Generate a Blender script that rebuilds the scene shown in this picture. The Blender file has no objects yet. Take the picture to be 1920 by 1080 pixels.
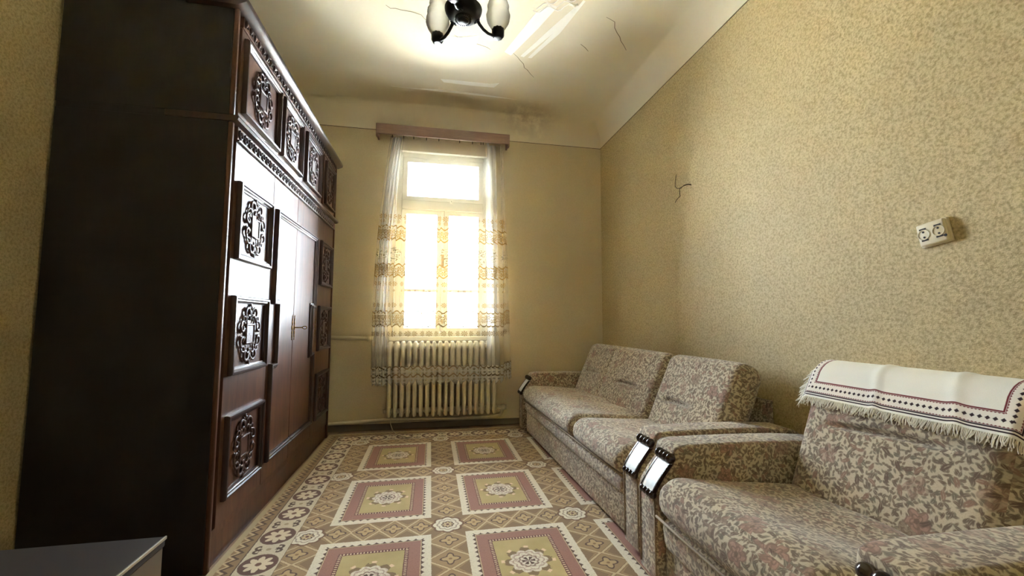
import bpy, bmesh, math, random
import numpy as np
from mathutils import Vector, Matrix
random.seed(7)
S = bpy.context.scene
C = S.collection
PI = math.pi
R = math.radians

# ------------------------------------------------------------------ camera, sky, exposure
cam_d = bpy.data.cameras.new('camera')
cam_d.sensor_width = 36.0
cam_d.lens = 780.0 / 1920.0 * 36.0
cam_d.clip_start = 0.02
cam = bpy.data.objects.new('camera', cam_d)
C.objects.link(cam)
pit, yaw, rol = R(4.347), R(10.996), R(0.22)
F = Vector((math.sin(yaw) * math.cos(pit), math.cos(yaw) * math.cos(pit), math.sin(pit)))
rt = Vector((math.cos(yaw), -math.sin(yaw), 0))
up = rt.cross(F)
r2 = rt * math.cos(rol) + up * math.sin(rol)
u2 = -rt * math.sin(rol) + up * math.cos(rol)
M = Matrix((r2, u2, -F)).transposed().to_4x4()
M.translation = Vector((0, 0, 1.0))
cam.matrix_world = M
S.camera = cam

W = bpy.data.worlds.new('overcast_sky')
W.use_nodes = True
S.world = W
W.node_tree.nodes['Background'].inputs[0].default_value = (0.90, 0.985, 1.13, 1)
W.node_tree.nodes['Background'].inputs[1].default_value = 28.0

pl = bpy.data.lights.new('window_portal', 'AREA')          # sampling portal in the real window opening
pl.shape = 'RECTANGLE'; pl.size = 0.94; pl.size_y = 1.80
pl.cycles.is_portal = True
plo = bpy.data.objects.new('window_portal', pl)
plo.location = (0.10, 4.19, 1.73); plo.rotation_euler = (-R(90), 0, 0)
C.objects.link(plo)

sd_ = bpy.data.lights.new('sun', 'SUN')                     # sun high over the side of the house: added to light the yard, whose bounce brightens the ceiling
sd_.energy = 135.0; sd_.angle = R(0.6); sd_.color = (0.96, 1.0, 1.08)
suno = bpy.data.objects.new('sun', sd_)
suno.rotation_euler = Vector((0.56, -0.06, 0.82)).to_track_quat('Z', 'Y').to_euler()
C.objects.link(suno)

S.view_settings.view_transform = 'Standard'
S.view_settings.look = 'None'
S.view_settings.gamma = 1.0
S.view_settings.use_curve_mapping = False
S.view_settings.exposure = 1.55
S.cycles.max_bounces = 14
S.cycles.diffuse_bounces = 9
S.cycles.transparent_max_bounces = 24
S.cycles.sample_clamp_indirect = 0.0

# ------------------------------------------------------------------ node helpers
def lin(c):
    return tuple((v / 255 / 12.92) if v / 255 <= 0.04045 else ((v / 255 + 0.055) / 1.055) ** 2.4 for v in c) + (1.0,)

class N:
    """a float socket with arithmetic that adds Math nodes"""
    def __init__(s, nt, sock): s.nt = nt; s.s = sock
    def op(s, o, *a, rev=False):
        n = s.nt.nodes.new('ShaderNodeMath'); n.operation = o
        args = [s] + list(a)
        if rev: args = args[::-1]
        for i, v in enumerate(args):
            if isinstance(v, N): s.nt.links.new(v.s, n.inputs[i])
            else: n.inputs[i].default_value = v
        return N(s.nt, n.outputs[0])
    def __add__(s, o): return s.op('ADD', o)
    __radd__ = __add__
    def __sub__(s, o): return s.op('SUBTRACT', o)
    def __rsub__(s, o): return s.op('SUBTRACT', o, rev=True)
    def __mul__(s, o): return s.op('MULTIPLY', o)
    __rmul__ = __mul__
    def __truediv__(s, o): return s.op('DIVIDE', o)
    def abs(s): return s.op('ABSOLUTE')
    def fr(s): return s.op('FRACT')
    def sin(s): return s.op('SINE')
    def cos(s): return s.op('COSINE')
    def sqrt(s): return s.op('SQRT')
    def max(s, o): return s.op('MAXIMUM', o)
    def min(s, o): return s.op('MINIMUM', o)
    def lt(s, o): return s.op('LESS_THAN', o)
    def atan2(s, o): return s.op('ARCTAN2', o)
    def st(s, a, w=0.002):              # soft step: 0 below a, 1 above
        n = s.nt.nodes.new('ShaderNodeMapRange')
        s.nt.links.new(s.s, n.inputs[0])
        n.inputs[1].default_value = a - w / 2; n.inputs[2].default_value = a + w / 2
        return N(s.nt, n.outputs[0])
    def band(s, a, b, w=0.002): return s.st(a, w) * (1.0 - s.st(b, w))
    def rep(s, p): return ((s / p + 0.5).fr() - 0.5) * p      # repeat centred on multiples of p
def sel(c, a, b): return c * a + (1.0 - c) * b
def hyp(a, b): return (a * a + b * b).sqrt()

class MB:
    def __init__(s, name, rough=0.6, color=(200, 200, 200), **kw):
        s.m = bpy.data.materials.new(name); s.m.use_nodes = True
        s.nt = s.m.node_tree; s.b = s.nt.nodes['Principled BSDF']
        s.b.inputs['Base Color'].default_value = lin(color)
        s.b.inputs['Roughness'].default_value = rough
        for k, v in kw.items(): s.b.inputs[k.replace('_', ' ')].default_value = v
    def new(s, t): return s.nt.nodes.new(t)
    def link(s, a, b): s.nt.links.new(a, b)
    def tex(s, out): n = s.new('ShaderNodeTexCoord'); return n.outputs[out]
    def pos(s): return s.new('ShaderNodeNewGeometry').outputs['Position']
    def xyz(s, v):
        n = s.new('ShaderNodeSeparateXYZ'); s.link(v, n.inputs[0])
        return [N(s.nt, n.outputs[i]) for i in range(3)]
    def vec(s, x, y, z=0.0):
        n = s.new('ShaderNodeCombineXYZ')
        for i, v in enumerate((x, y, z)):
            if isinstance(v, N): s.link(v.s, n.inputs[i])
            else: n.inputs[i].default_value = v
        return n.outputs[0]
    def noise(s, v, scale, detail=2.0, rough=0.5, dist=0.0):
        n = s.new('ShaderNodeTexNoise'); s.link(v, n.inputs['Vector'])
        n.inputs['Scale'].default_value = scale; n.inputs['Detail'].default_value = detail
        n.inputs['Roughness'].default_value = rough; n.inputs['Distortion'].default_value = dist
        return N(s.nt, n.outputs[0])
    def rgb(s, c):
        n = s.new('ShaderNodeRGB'); n.outputs[0].default_value = lin(c); return n.outputs[0]
    def mix(s, f, a, b):
        n = s.new('ShaderNodeMix'); n.data_type = 'RGBA'
        if isinstance(f, N): s.link(f.s, n.inputs[0])
        else: n.inputs[0].default_value = f
        for i, v in ((6, a), (7, b)):
            if isinstance(v, tuple): n.inputs[i].default_value = lin(v)
            else: s.link(v, n.inputs[i])
        return n.outputs[2]
    def color(s, c): s.link(c, s.b.inputs['Base Color']); return s
    def bump(s, h, strength=0.3, dist=0.005):
        n = s.new('ShaderNodeBump'); n.inputs['Strength'].default_value = strength
        n.inputs['Distance'].default_value = dist
        s.link(h.s, n.inputs['Height']); s.link(n.outputs[0], s.b.inputs['Normal']); return s

# ------------------------------------------------------------------ materials
def mat_wall(name, base, spots, speck, bumpy):
    b = MB(name, 0.62); p = b.pos()
    n1 = b.noise(p, 95, 3, 0.65); n2 = b.noise(p, 1.3, 3, 0.5); n3 = b.noise(p, 210, 2)
    c = b.mix(n2.st(0.5, 0.5), base, tuple(int(v * 0.93) for v in base))
    c = b.mix(n1.st(0.54, 0.24) * speck, c, spots)
    c = b.mix(n3.st(0.6, 0.1) * (speck * 0.35), c, tuple(int(v * .8) for v in spots))
    b.color(c); b.bump(n1 + n3 * 0.4, bumpy, 0.004)
    return b.m
wall_mat = mat_wall('plaster_ochre_rolled', (210, 191, 142), (160, 140, 94), 0.9, 0.55)
wall_back_mat = mat_wall('plaster_ochre_smooth', (213, 197, 162), (197, 181, 144), 0.5, 0.15)

def mat_ceiling():
    b = MB('ceiling_whitewash', 0.9, Specular_IOR_Level=0.0); p = b.pos(); x, y, z = b.xyz(p)
    n = b.noise(p, 1.6, 4, 0.6); n2 = b.noise(p, 9, 5, 0.65)
    c = b.mix(n.st(0.5, 0.5), (236, 229, 205), (227, 219, 192))
    # damp stain in the cove right of the pelmet
    d = hyp(hyp((x - 0.93) * 0.6, y - 3.9), z - 2.97) + (n2 - 0.5) * 0.22
    c = b.mix((1.0 - d.st(0.16, 0.16)) * n2.st(0.5, 0.25) * 0.75, c, (128, 104, 84))
    cv = (1.0 - z.st(3.06, 0.22)) * 0.45
    c = b.mix(cv, c, (222, 212, 196))
    b.color(c); b.bump(n2 + b.noise(p, 3, 2) * 2.0, 0.18, 0.012)
    return b.m
ceil_mat = mat_ceiling()
crack_mat = MB('crack_dark', 0.9, (120, 104, 74)).m
line_mat = MB('paint_line_brown', 0.6, (70, 44, 24)).m
patch_mat = MB('fresh_whitewash', 0.9, (250, 248, 238), Specular_IOR_Level=0.0).m  # paler colour for the reflected light stripes painted on the ceiling
base_mat = MB('baseboard_paint_grey', 0.5, (112, 98, 80)).m

def mat_wood(name, c1, c2, rough=0.3, coat=0.5, axis=2):
    b = MB(name, rough); p = b.pos(); x, y, z = b.xyz(p)
    s = [9.0, 9.0, 9.0]; s[axis] = 0.9
    v = b.vec(x * s[0], y * s[1], z * s[2])
    n = b.noise(v, 4, 5, 0.62, 0.6)
    f = b.noise(v, 30, 2, 0.5)
    b.color(b.mix((n + (f - 0.5) * 0.35).st(0.5, 0.3), c1, c2))
    b.b.inputs['Coat Weight'].default_value = coat; b.b.inputs['Coat Roughness'].default_value = 0.28
    b.bump(n, 0.04, 0.003)
    return b.m
maho = mat_wood('mahogany_lacquered', (104, 68, 50), (80, 51, 38), 0.37, 0.0)
maho.node_tree.nodes['Principled BSDF'].inputs['Specular IOR Level'].default_value = 0.34
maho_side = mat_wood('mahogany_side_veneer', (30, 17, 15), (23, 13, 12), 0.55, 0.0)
maho_trim = mat_wood('mahogany_moulding', (66, 38, 29), (50, 29, 23), 0.36, 0.12)
carv_mat = mat_wood('mahogany_carving', (84, 50, 38), (66, 38, 30), 0.4, 0.15)
void_mat = MB('dark_interior', 0.9, (16, 10, 8)).m
pelm_mat = mat_wood('pelmet_wood', (152, 120, 104), (136, 106, 92), 0.5, 0.1, 0)
arm_wood = MB('dark_turned_wood', 0.22, (48, 30, 26), Coat_Weight=0.6, Coat_Roughness=0.15).m
floor_mat = mat_wood('floor_boards', (150, 112, 70), (120, 86, 52), 0.4, 0.2, 1)

def mat_pearl():
    b = MB('pearl_laminate', 0.45, (250, 252, 255), Coat_Weight=0.3, Coat_Roughness=0.4)
    n = b.noise(b.pos(), 40, 3, 0.6)
    b.color(b.mix(n.st(0.5, 0.3), (252, 254, 255), (234, 242, 246))); return b.m
pearl = mat_pearl()

def mat_upholstery():
    b = MB('floral_tapestry', 0.85, Sheen_Weight=0.25, Sheen_Roughness=0.5)
    uv = b.tex('UV'); x, y, _ = b.xyz(uv)
    wn = b.noise(uv, 26, 2); wn2 = b.noise(b.vec(x + 7.3, y + 2.1), 26, 2)
    x = x + (wn - 0.5) * 0.016; y = y + (wn2 - 0.5) * 0.016
    fine = b.noise(uv, 260, 2)
    cream, brown, green, rose = (198, 184, 156), (112, 90, 70), (118, 108, 88), (172, 136, 116)
    col = b.rgb(cream)
    def cell(scale, ox, oy):
        v = b.new('ShaderNodeTexVoronoi'); v.voronoi_dimensions = '2D'; v.inputs['Scale'].default_value = scale
        b.link(b.vec(x + ox, y + oy), v.inputs['Vector'])
        px, py, _ = b.xyz(v.outputs['Position']); r, g, bl = b.xyz(v.outputs['Color'])
        return x + ox - px, y + oy - py, r, g, bl
    def leaves(col, scale, ox, oy, L, w, c1, c2, skip=0.0):
        dx, dy, r, g, bl = cell(scale, ox, oy)
        a = r * (2 * PI); lx = a.cos() * dx + a.sin() * dy; ly = a.cos() * dy - a.sin() * dx
        q = lx / L
        f = (1.0 - q * q) * w - ly.abs()
        vein = 1.0 - ly.abs().band(-1, w * 0.16, 0.001) * 0.45
        return b.mix(f.st(0.0, 0.003) * vein * (bl.st(skip, 0.02) if skip else 1.0), col, b.mix(g.st(0.5, 0.05), c1, c2))
    def flowers(col, scale, ox, oy, rad, n):
        dx, dy, r, g, bl = cell(scale, ox, oy)
        rr = hyp(dx, dy); ph = dy.atan2(dx) + r * 6.28
        edge = ((ph * (n / 2)).sin().abs() * 0.38 + 0.62) * rad
        inn = (1.0 - (rr - edge).st(0.0, 0.003)) * bl.st(0.35, 0.02)
        c = b.mix(g.st(0.7, 0.05), rose, (160, 140, 116))
        c = b.mix((ph * n).sin().st(0.3, 0.5) * 0.45, c, brown)
        c = b.mix((rr - edge * 0.92).abs().band(-1, 0.0022) * 0.6, c, (118, 96, 80))
        c = b.mix((rr - edge * 0.50).abs().band(-1, 0.0020) * 0.7, c, (124, 100, 84))
        c = b.mix(rr.band(-1, rad * .2, 0.003) * 0.8, c, brown)
        inn = inn * (0.55 + 0.45 * bl.st(0.7, 0.3))
        return b.mix(inn, col, c)
    col = leaves(col, 66, 3.1, 1.7, 0.0074, 0.0030, brown, green)
    col = leaves(col, 48, 0.4, 5.2, 0.0100, 0.0038, (112, 94, 76), brown)
    col = leaves(col, 34, 9.2, 3.3, 0.0135, 0.0052, green, (116, 98, 80), 0.35)
    col = flowers(col, 8.5, 6.1, 4.4, 0.036, 5)
    col = leaves(col, 24, 2.2, 8.8, 0.0170, 0.0062, (108, 86, 68), (146, 114, 94), 0.35)
    col = b.mix((fine - 0.5).st(0.05, 0.2) * 0.18, col, (120, 106, 88))
    b.color(col); b.bump(fine, 0.25, 0.0015)
    return b.m
uphol = mat_upholstery()
piping_mat = MB('piping_braid', 0.7, (150, 130, 104)).m

def mat_carpet():
    b = MB('woven_carpet', 0.95, Sheen_Weight=0.15)
    uv = b.tex('UV'); x, y, _ = b.xyz(uv)
    n1 = b.noise(uv, 90, 2); n2 = b.noise(b.vec(x + 5.0, y), 90, 2)
    x = x + (n1 - 0.5) * 0.006; y = y + (n2 - 0.5) * 0.006
    PX, PY = 0.632, 0.736; HX, HY = PX / 2, PY / 2
    white, rose, gold, tan, dark, redd, lite = (224, 214, 190), (160, 112, 94), (190, 168, 112), (164, 134, 92), (92, 64, 46), (104, 56, 46), (202, 178, 134)
    X = ((((x - 0.098) / PX).fr()) - 0.5) * PX; Y = ((((y - 2.113) / PY).fr()) - 0.5) * PY
    ax, ay = X.abs(), Y.abs()
    dX = 0.238 - ax; dY = 0.285 - ay
    vert = dX.lt(dY)
    d = dX.min(dY)
    s = sel(vert, Y, X)
    # ---- lattice strips
    c = sel(vert, HX - ax, HY - ay); t = sel(vert, HY - ay, HX - ax)
    p = vert * 0.0208 + 0.1264
    q = ((t / p + 0.5).fr() - 0.5) * p
    h = ((t / p).fr() - 0.5) * p
    rq = hyp(q, c); ph = c.atan2(q)
    quat = ((ph * 4.0).cos() * 0.22 + 0.78) * 0.040
    col = b.rgb(tan)
    tri = (c.abs() - 0.030 - h.abs() * 1.0).st(0.0, 0.004)
    col = b.mix(tri * 0.85, col, (134, 105, 70))
    xl = (c.abs() - h.abs() * 1.25 - 0.004).abs()
    col = b.mix(1.0 - xl.st(0.012, 0.003), col, (136, 106, 70))
    col = b.mix(1.0 - xl.st(0.0075, 0.003), col, lite)
    col = b.mix(1.0 - (rq - quat).st(0.004, 0.003), col, dark)
    col = b.mix(1.0 - (rq - quat).st(-0.004, 0.003), col, (188, 158, 110))
    col = b.mix(1.0 - rq.st(0.007, 0.003), col, (140, 106, 66))
    # ---- roundels where strips cross
    cx, cy = HX - ax, HY - ay
    rr = hyp(cx, cy); pr = (sel(X.lt(0.0), cx, cx * -1.0)).atan2(sel(Y.lt(0.0), cy, cy * -1.0))
    ring = ((pr * 4.0).cos().abs() * 0.16 + 0.84) * 0.070
    col = b.mix(1.0 - (rr - ring).st(0.012, 0.003), col, (120, 84, 52))
    col = b.mix(1.0 - (rr - ring).st(0.0, 0.003), col, white)
    col = b.mix((rr - ring * 0.72).abs().band(-1, 0.0035) * 0.75, col, (138, 116, 100))
    col = b.mix(1.0 - (rr - ring * 0.45).st(0.0, 0.003), col, dark)
    col = b.mix(1.0 - (rr - ((pr * 4.0).cos().abs() * 0.5 + 0.5) * 0.027).st(0.0, 0.003), col, lite)
    col = b.mix(1.0 - rr.st(0.008, 0.003), col, redd)
    # ---- panels
    ins = d.st(0.0, 0.002)
    pc = b.rgb(white)
    fl = b.noise(uv, 130, 2)
    pc = b.mix(fl.st(0.58, 0.1) * 0.35, pc, (186, 170, 140))
    sc = (s * (PI / 0.034)).sin().abs() * 0.014
    pc = b.mix((d - sc).st(0.026, 0.002), pc, dark)
    pc = b.mix(d.st(0.0415, 0.002), pc, lite)
    pc = b.mix(d.st(0.045, 0.002), pc, rose)
    pc = b.mix(fl.st(0.55, 0.2) * d.st(0.045, 0.002) * 0.25, pc, (132, 82, 68))
    dash = ((s / 0.0135).fr() - 0.5).abs().st(0.27, 0.08)
    pc = b.mix(d.st(0.094, 0.002), pc, redd)
    pc = b.mix(d.band(0.097, 0.108) * dash, pc, (216, 190, 150))
    pc = b.mix(d.st(0.1115, 0.002), pc, gold)
    ng = b.noise(uv, 7, 4, 0.6)
    pc = b.mix(d.st(0.1115, 0.002) * ng.st(0.5, 0.3) * 0.5, pc, (166, 145, 84))
    rm = hyp(X, Y); pm = Y.atan2(X)
    lf = (((pm * 4.0).cos().abs()) * 0.40 + 0.60) * 0.108
    nn = b.noise(uv, 70, 2)
    bl = (pm * 4.0 + 0.4).cos().abs()
    pc = b.mix((1.0 - (rm - lf).st(0.0, 0.003)) * (rm + (nn - 0.5) * 0.05).band(0.05, 0.100) * 0.8, pc, (116, 88, 56))
    pc = b.mix(rm.band(0.098, 0.113) * bl.st(0.93, 0.05), pc, (228, 200, 160))
    pet = ((pm * 5.0).cos().abs() * 0.16 + 0.84) * 0.082
    pc = b.mix(1.0 - (rm - pet).st(0.0, 0.003), pc, white)
    pc = b.mix((1.0 - (rm - pet).st(0.0, 0.003)) * nn.st(0.55, 0.1) * 0.55, pc, (176, 140, 124))
    pc = b.mix((rm - pet * 0.80).abs().band(-1, 0.003) * 0.6, pc, (150, 112, 96))
    pc = b.mix((rm - pet * 0.5).abs().band(-1, 0.004) * 0.8, pc, (120, 82, 66))
    pc = b.mix((1.0 - rm.st(0.028, 0.003)) * (pm * 3.0).cos().abs().st(0.6, 0.2), pc, dark)
    col = b.mix(ins, col, pc)
    # ---- outer borders
    bxl = -0.54 - x; bxr = x - 1.362; byt = y - 3.585; byb = 0.641 - y
    bx = bxl.max(bxr); by = byt.max(byb)
    side = by.lt(bx)
    B = bx.max(by)
    k = sel(side, (y - 1.919) / 0.2255, (x - 0.01) / 0.21)
    kq = ((k + 0.5).fr() - 0.5) * 0.22; kh = (k.fr() - 0.5) * 0.22
    bc = b.rgb((214, 200, 170))
    bc = b.mix(fl.st(0.5, 0.2) * 0.3, bc, (180, 162, 130))
    rb = hyp(B - 0.125, kq); pb = (B - 0.125).atan2(kq)
    bc = b.mix(1.0 - rb.st(0.072, 0.003), bc, (104, 68, 50))
    petal = ((pb * 4.0).cos().abs() * 0.45 + 0.55) * 0.056
    bc = b.mix(1.0 - (rb - petal).st(0.0, 0.003), bc, (218, 200, 168))
    bc = b.mix(1.0 - rb.st(0.012, 0.003), bc, (116, 76, 54))
    hx = (B - 0.125).abs() - 0.042; hy = kh.abs() - 0.014
    bc = b.mix((1.0 - (hyp(hx, hy) - 0.012).abs().st(0.0055, 0.003)) * (1.0 - ((B - 0.125).abs() - 0.042 + 0.012).band(-0.006, 0.004) * kh.abs().st(0.008, 0.003)), bc, (88, 62, 42))
    bc = b.mix(hyp(B - 0.125, kh).band(-1, 0.010), bc, (170, 150, 116))
    oc = b.rgb((152, 122, 82))
    zz = (((sel(side, y, x) / 0.05).fr() - 0.5).abs() * 0.06 + 0.222)
    oc = b.mix((B - zz).abs().band(-1, 0.0065), oc, (92, 66, 42))
    oc = b.mix((B - zz - 0.016).abs().band(-1, 0.006), oc, lite)
    bc = b.mix(B.st(0.203, 0.002), bc, oc)
    bc = b.mix(B.st(0.200, 0.002) * (1.0 - B.st(0.205, 0.002)), bc, dark)
    bc = b.mix(B.st(0.266, 0.002), bc, (186, 166, 124))
    bc = b.mix(B.band(0.043, 0.047), bc, dark)
    col = b.mix(B.st(0.045, 0.002), col, bc)
    pile = b.noise(uv, 420, 2)
    col = b.mix((pile - 0.5).st(0.05, 0.25) * 0.16, col, (70, 56, 40))
    b.color(col); b.bump(pile, 0.35, 0.003)
    return b.m
carpet_mat = mat_carpet()

def mat_lace():
    m = bpy.data.materials.new('lace_curtain_sheer'); m.use_nodes = True
    b = MB.__new__(MB); b.m = m; b.nt = m.node_tree; b.b = None
    for n in list(b.nt.nodes): b.nt.nodes.remove(n)
    out = b.new('ShaderNodeOutputMaterial')
    x, z, _ = b.xyz(b.tex('UV'))
    # embroidery density E (threads) and colour, by height in metres
    w = 0.066                                   # width of one wave of the bands
    wave = (x * (2 * PI / w)).sin()
    def wline(z0, th): return 1.0 - (z - z0 - wave * 0.011).abs().st(th + .0022, 0.003)
    E = wline(1.835, 0.004)
    for z0 in (1.72, 1.485, 1.385, 1.062, 0.945, 0.575, 0.505): E = E.max(wline(z0, 0.0042))
    def stars(z0, p, rad, n, ox=0.0):
        dx = ((x + ox) / p + 0.5).fr() * p - p / 2; dz = z - z0
        r = hyp(dx, dz); a = dz.atan2(dx)
        return (1.0 - r.st(rad, 0.004)) * (a * (n / 2)).cos().abs().st(0.66, 0.15)
    for z0, rad in ((1.93, 0.026), (1.885, 0.018), (1.315, 0.022), (1.125, 0.022), (0.872, 0.024), (1.255, 0.010)):
        E = E.max(stars(z0, w, rad, 8, 0.01))
    for z0 in (1.775, 1.435, 1.003):
        E = E.max(stars(z0 + 0.015, w * .667, 0.020, 6)).max(stars(z0 - 0.020, w * .667, 0.020, 6, 0.017))
    # flower sprays
    n1 = b.noise(b.vec(x, z), 62, 3, 0.6)
    cell = (x / 0.17).fr() - 0.5
    spray = (1.0 - (hyp(cell * 0.17, (z - 1.585) * 0.8)).st(0.062, 0.02)) * n1.st(0.55, 0.06)
    E = E.max(spray)
    # dense cloth inside the bands and at the hem
    Dn = z.band(1.72, 1.835, 0.02).max(z.band(1.385, 1.485, 0.02)).max(z.band(0.945, 1.062, 0.02))
    net = b.noise(b.vec(x, z), 170, 2)
    hem = (1.0 - z.st(0.585, 0.01))
    hole = hyp((x / 0.034).fr() * 0.034 - 0.017, ((z / 0.030).fr() - 0.5) * 0.030)
    hd = hem * hole.st(0.0085, 0.003) * 0.5
    scal = ((x * (PI / w)).sin().abs() * 0.034 + 0.398) - z       # scalloped lower edge is cut away
    cut = scal.st(0.034, 0.002) if False else (z - (0.462 - (x * (PI / w)).sin().abs() * 0.040)).st(0.0, 0.003)
    low = 1.0 - z.st(1.30, 0.06)
    an = b.new('ShaderNodeAttribute'); an.attribute_name = 'gather'; ga = N(b.nt, an.outputs['Fac'])   # bunched cloth is several layers thick; also masks the painted glow
    dens = (0.10 + ga * 0.34 + (1.0 - z.st(0.82, 0.2)) * 0.11 + Dn * net.st(0.45, 0.2) * (low * 0.20 + 0.15) + hd).max(E * (low * 0.025 + 0.965))
    dens = dens.min(0.992) * cut
    tone = z.st(1.0, 0.5)
    thread = b.mix(tone, (170, 150, 116), (196, 160, 90))
    colr = b.mix(E, b.mix(Dn, (228, 224, 212), (236, 208, 138)), thread)
    colr = b.mix(spray, colr, (150, 140, 112))
    tr = b.new('ShaderNodeBsdfTransparent'); df = b.new('ShaderNodeBsdfDiffuse'); tl = b.new('ShaderNodeBsdfTranslucent')
    colr = b.mix(ga * (1.0 - E) * (1.0 - Dn * 0.7), colr, (250, 248, 240)); b.link(colr, df.inputs[0])  # gathers whitened: window glow put into the cloth colour
    tc = b.mix(E.max(Dn * 0.6), (138, 137, 132), b.mix(E, (150, 122, 56), (26, 20, 8)))
    tc = b.mix(ga * (1.0 - E) * 0.8, tc, (236, 234, 226)); b.link(tc, tl.inputs[0])
    ad = b.new('ShaderNodeMixShader'); b.link((ga * 0.35 + 0.30).s, ad.inputs[0])
    b.link(df.outputs[0], ad.inputs[1]); b.link(tl.outputs[0], ad.inputs[2])
    mx = b.new('ShaderNodeMixShader'); b.link(dens.s, mx.inputs[0])
    b.link(tr.outputs[0], mx.inputs[1]); b.link(ad.outputs[0], mx.inputs[2])
    b.link(mx.outputs[0], out.inputs[0])
    return m
lace_mat = mat_lace()

def mat_glass(name, tint, gl):
    m = bpy.data.materials.new(name); m.use_nodes = True; nt = m.node_tree
    for n in list(nt.nodes): nt.nodes.remove(n)
    o = nt.nodes.new('ShaderNodeOutputMaterial'); t = nt.nodes.new('ShaderNodeBsdfTransparent'); g = nt.nodes.new('ShaderNodeBsdfGlossy')
    t.inputs[0].default_value = tint; g.inputs['Roughness'].default_value = 0.03
    f = nt.nodes.new('ShaderNodeFresnel'); f.inputs[0].default_value = gl
    mx = nt.nodes.new('ShaderNodeMixShader')
    nt.links.new(f.outputs[0], mx.inputs[0]); nt.links.new(t.outputs[0], mx.inputs[1]); nt.links.new(g.outputs[0], mx.inputs[2]); nt.links.new(mx.outputs[0], o.inputs[0])
    return m
pane_mat = mat_glass('window_glass', (0.95, 0.97, 0.96, 1), 1.45)
frame_mat = MB('window_white_paint', 0.5, (198, 190, 166)).m
rad_mat = MB('radiator_enamel', 0.4, (222, 212, 182)).m
pipe_mat = MB('pipe_paint', 0.4, (206, 194, 164)).m
sock_mat = MB('socket_bakelite', 0.4, (222, 212, 184)).m
hole_mat = MB('socket_hole_dark', 0.7, (38, 30, 20)).m
wire_mat = MB('bare_wire_dark', 0.5, (84, 66, 40)).m
cord_mat = MB('white_cord', 0.6, (196, 184, 156)).m
iron = MB('black_iron', 0.36, (26, 25, 27), Metallic=0.5).m
brass = MB('aged_brass', 0.35, (150, 118, 66), Metallic=0.9).m
clip_mat = MB('clip_dark_metal', 0.4, (60, 46, 34), Metallic=0.5).m

def mat_shade():
    m = bpy.data.materials.new('frosted_shade_glass'); m.use_nodes = True; nt = m.node_tree
    for n in list(nt.nodes): nt.nodes.remove(n)
    new = nt.nodes.new
    o = new('ShaderNodeOutputMaterial'); tr = new('ShaderNodeBsdfTransparent'); tl = new('ShaderNodeBsdfTranslucent'); df = new('ShaderNodeBsdfDiffuse'); g = new('ShaderNodeBsdfGlossy')
    tr.inputs[0].default_value = (.93, .92, .88, 1); tl.inputs[0].default_value = (.75, .74, .66, 1); df.inputs[0].default_value = (.78, .77, .70, 1)
    g.inputs['Roughness'].default_value = 0.12
    a = new('ShaderNodeMixShader'); a.inputs[0].default_value = 0.5
    c = new('ShaderNodeMixShader'); c.inputs[0].default_value = 0.62
    e = new('ShaderNodeMixShader'); f = new('ShaderNodeFresnel'); f.inputs[0].default_value = 1.45
    L = nt.links.new
    L(df.outputs[0], a.inputs[1]); L(tl.outputs[0], a.inputs[2]); L(tr.outputs[0], c.inputs[1]); L(a.outputs[0], c.inputs[2])
    L(f.outputs[0], e.inputs[0]); L(c.outputs[0], e.inputs[1]); L(g.outputs[0], e.inputs[2]); L(e.outputs[0], o.inputs[0])
    return m
shade_mat = mat_shade()

def mat_towel():
    b = MB('woven_cotton_towel', 0.9); uv = b.tex('UV'); u, v, _ = b.xyz(uv)
    # u along the chair's width from its left edge, v up from the front edge; the border runs round three sides
    e = v.min(u.min(0.68 - u)); sd = v.lt(u.min(0.68 - u)); s = sel(sd, u, v)
    red, blk = (120, 40, 44), (52, 30, 34)
    n = b.noise(uv, 500, 2)
    c = b.mix(n.st(0.5, 0.3) * 0.25, (240, 238, 228), (214, 210, 196))
    p = 0.0165
    q = (s / p).fr() - 0.5
    lat = (e - 0.042).abs()
    arc = lat - (0.5 - q.abs()) * 0.020
    c = b.mix(e.band(0.010, 0.068, 0.001) * 0.25, c, (226, 200, 190))
    c = b.mix((lat - 0.0165 - (q.abs() - 0.25).abs() * 0.012).st(0.0, 0.002) * lat.band(-1, 0.0205, 0.001), c, red)
    c = b.mix(1.0 - (lat + q.abs() * 0.017).st(0.0062, 0.002), c, blk)
    for z0, th in ((0.010, 0.0022), (0.0185, 0.0022), (0.0655, 0.0022)):
        c = b.mix(1.0 - (e - z0).abs().st(th, 0.001), c, red if z0 > .05 else blk)
    b.color(c); b.bump(n, 0.15, 0.001)
    return b.m
towel_mat = mat_towel()
fringe_mat = MB('cotton_fringe', 0.9, (234, 228, 212)).m
cab_top = MB('dark_veneer_top', 0.6, (46, 35, 28)).m
cab_side = MB('lacquer_side_panel', 0.25, (92, 80, 66), Coat_Weight=0.4, Coat_Roughness=0.2).m
cab_edge = MB('bright_edge_strip', 0.4, (205, 196, 178), Metallic=0.8).m

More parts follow.
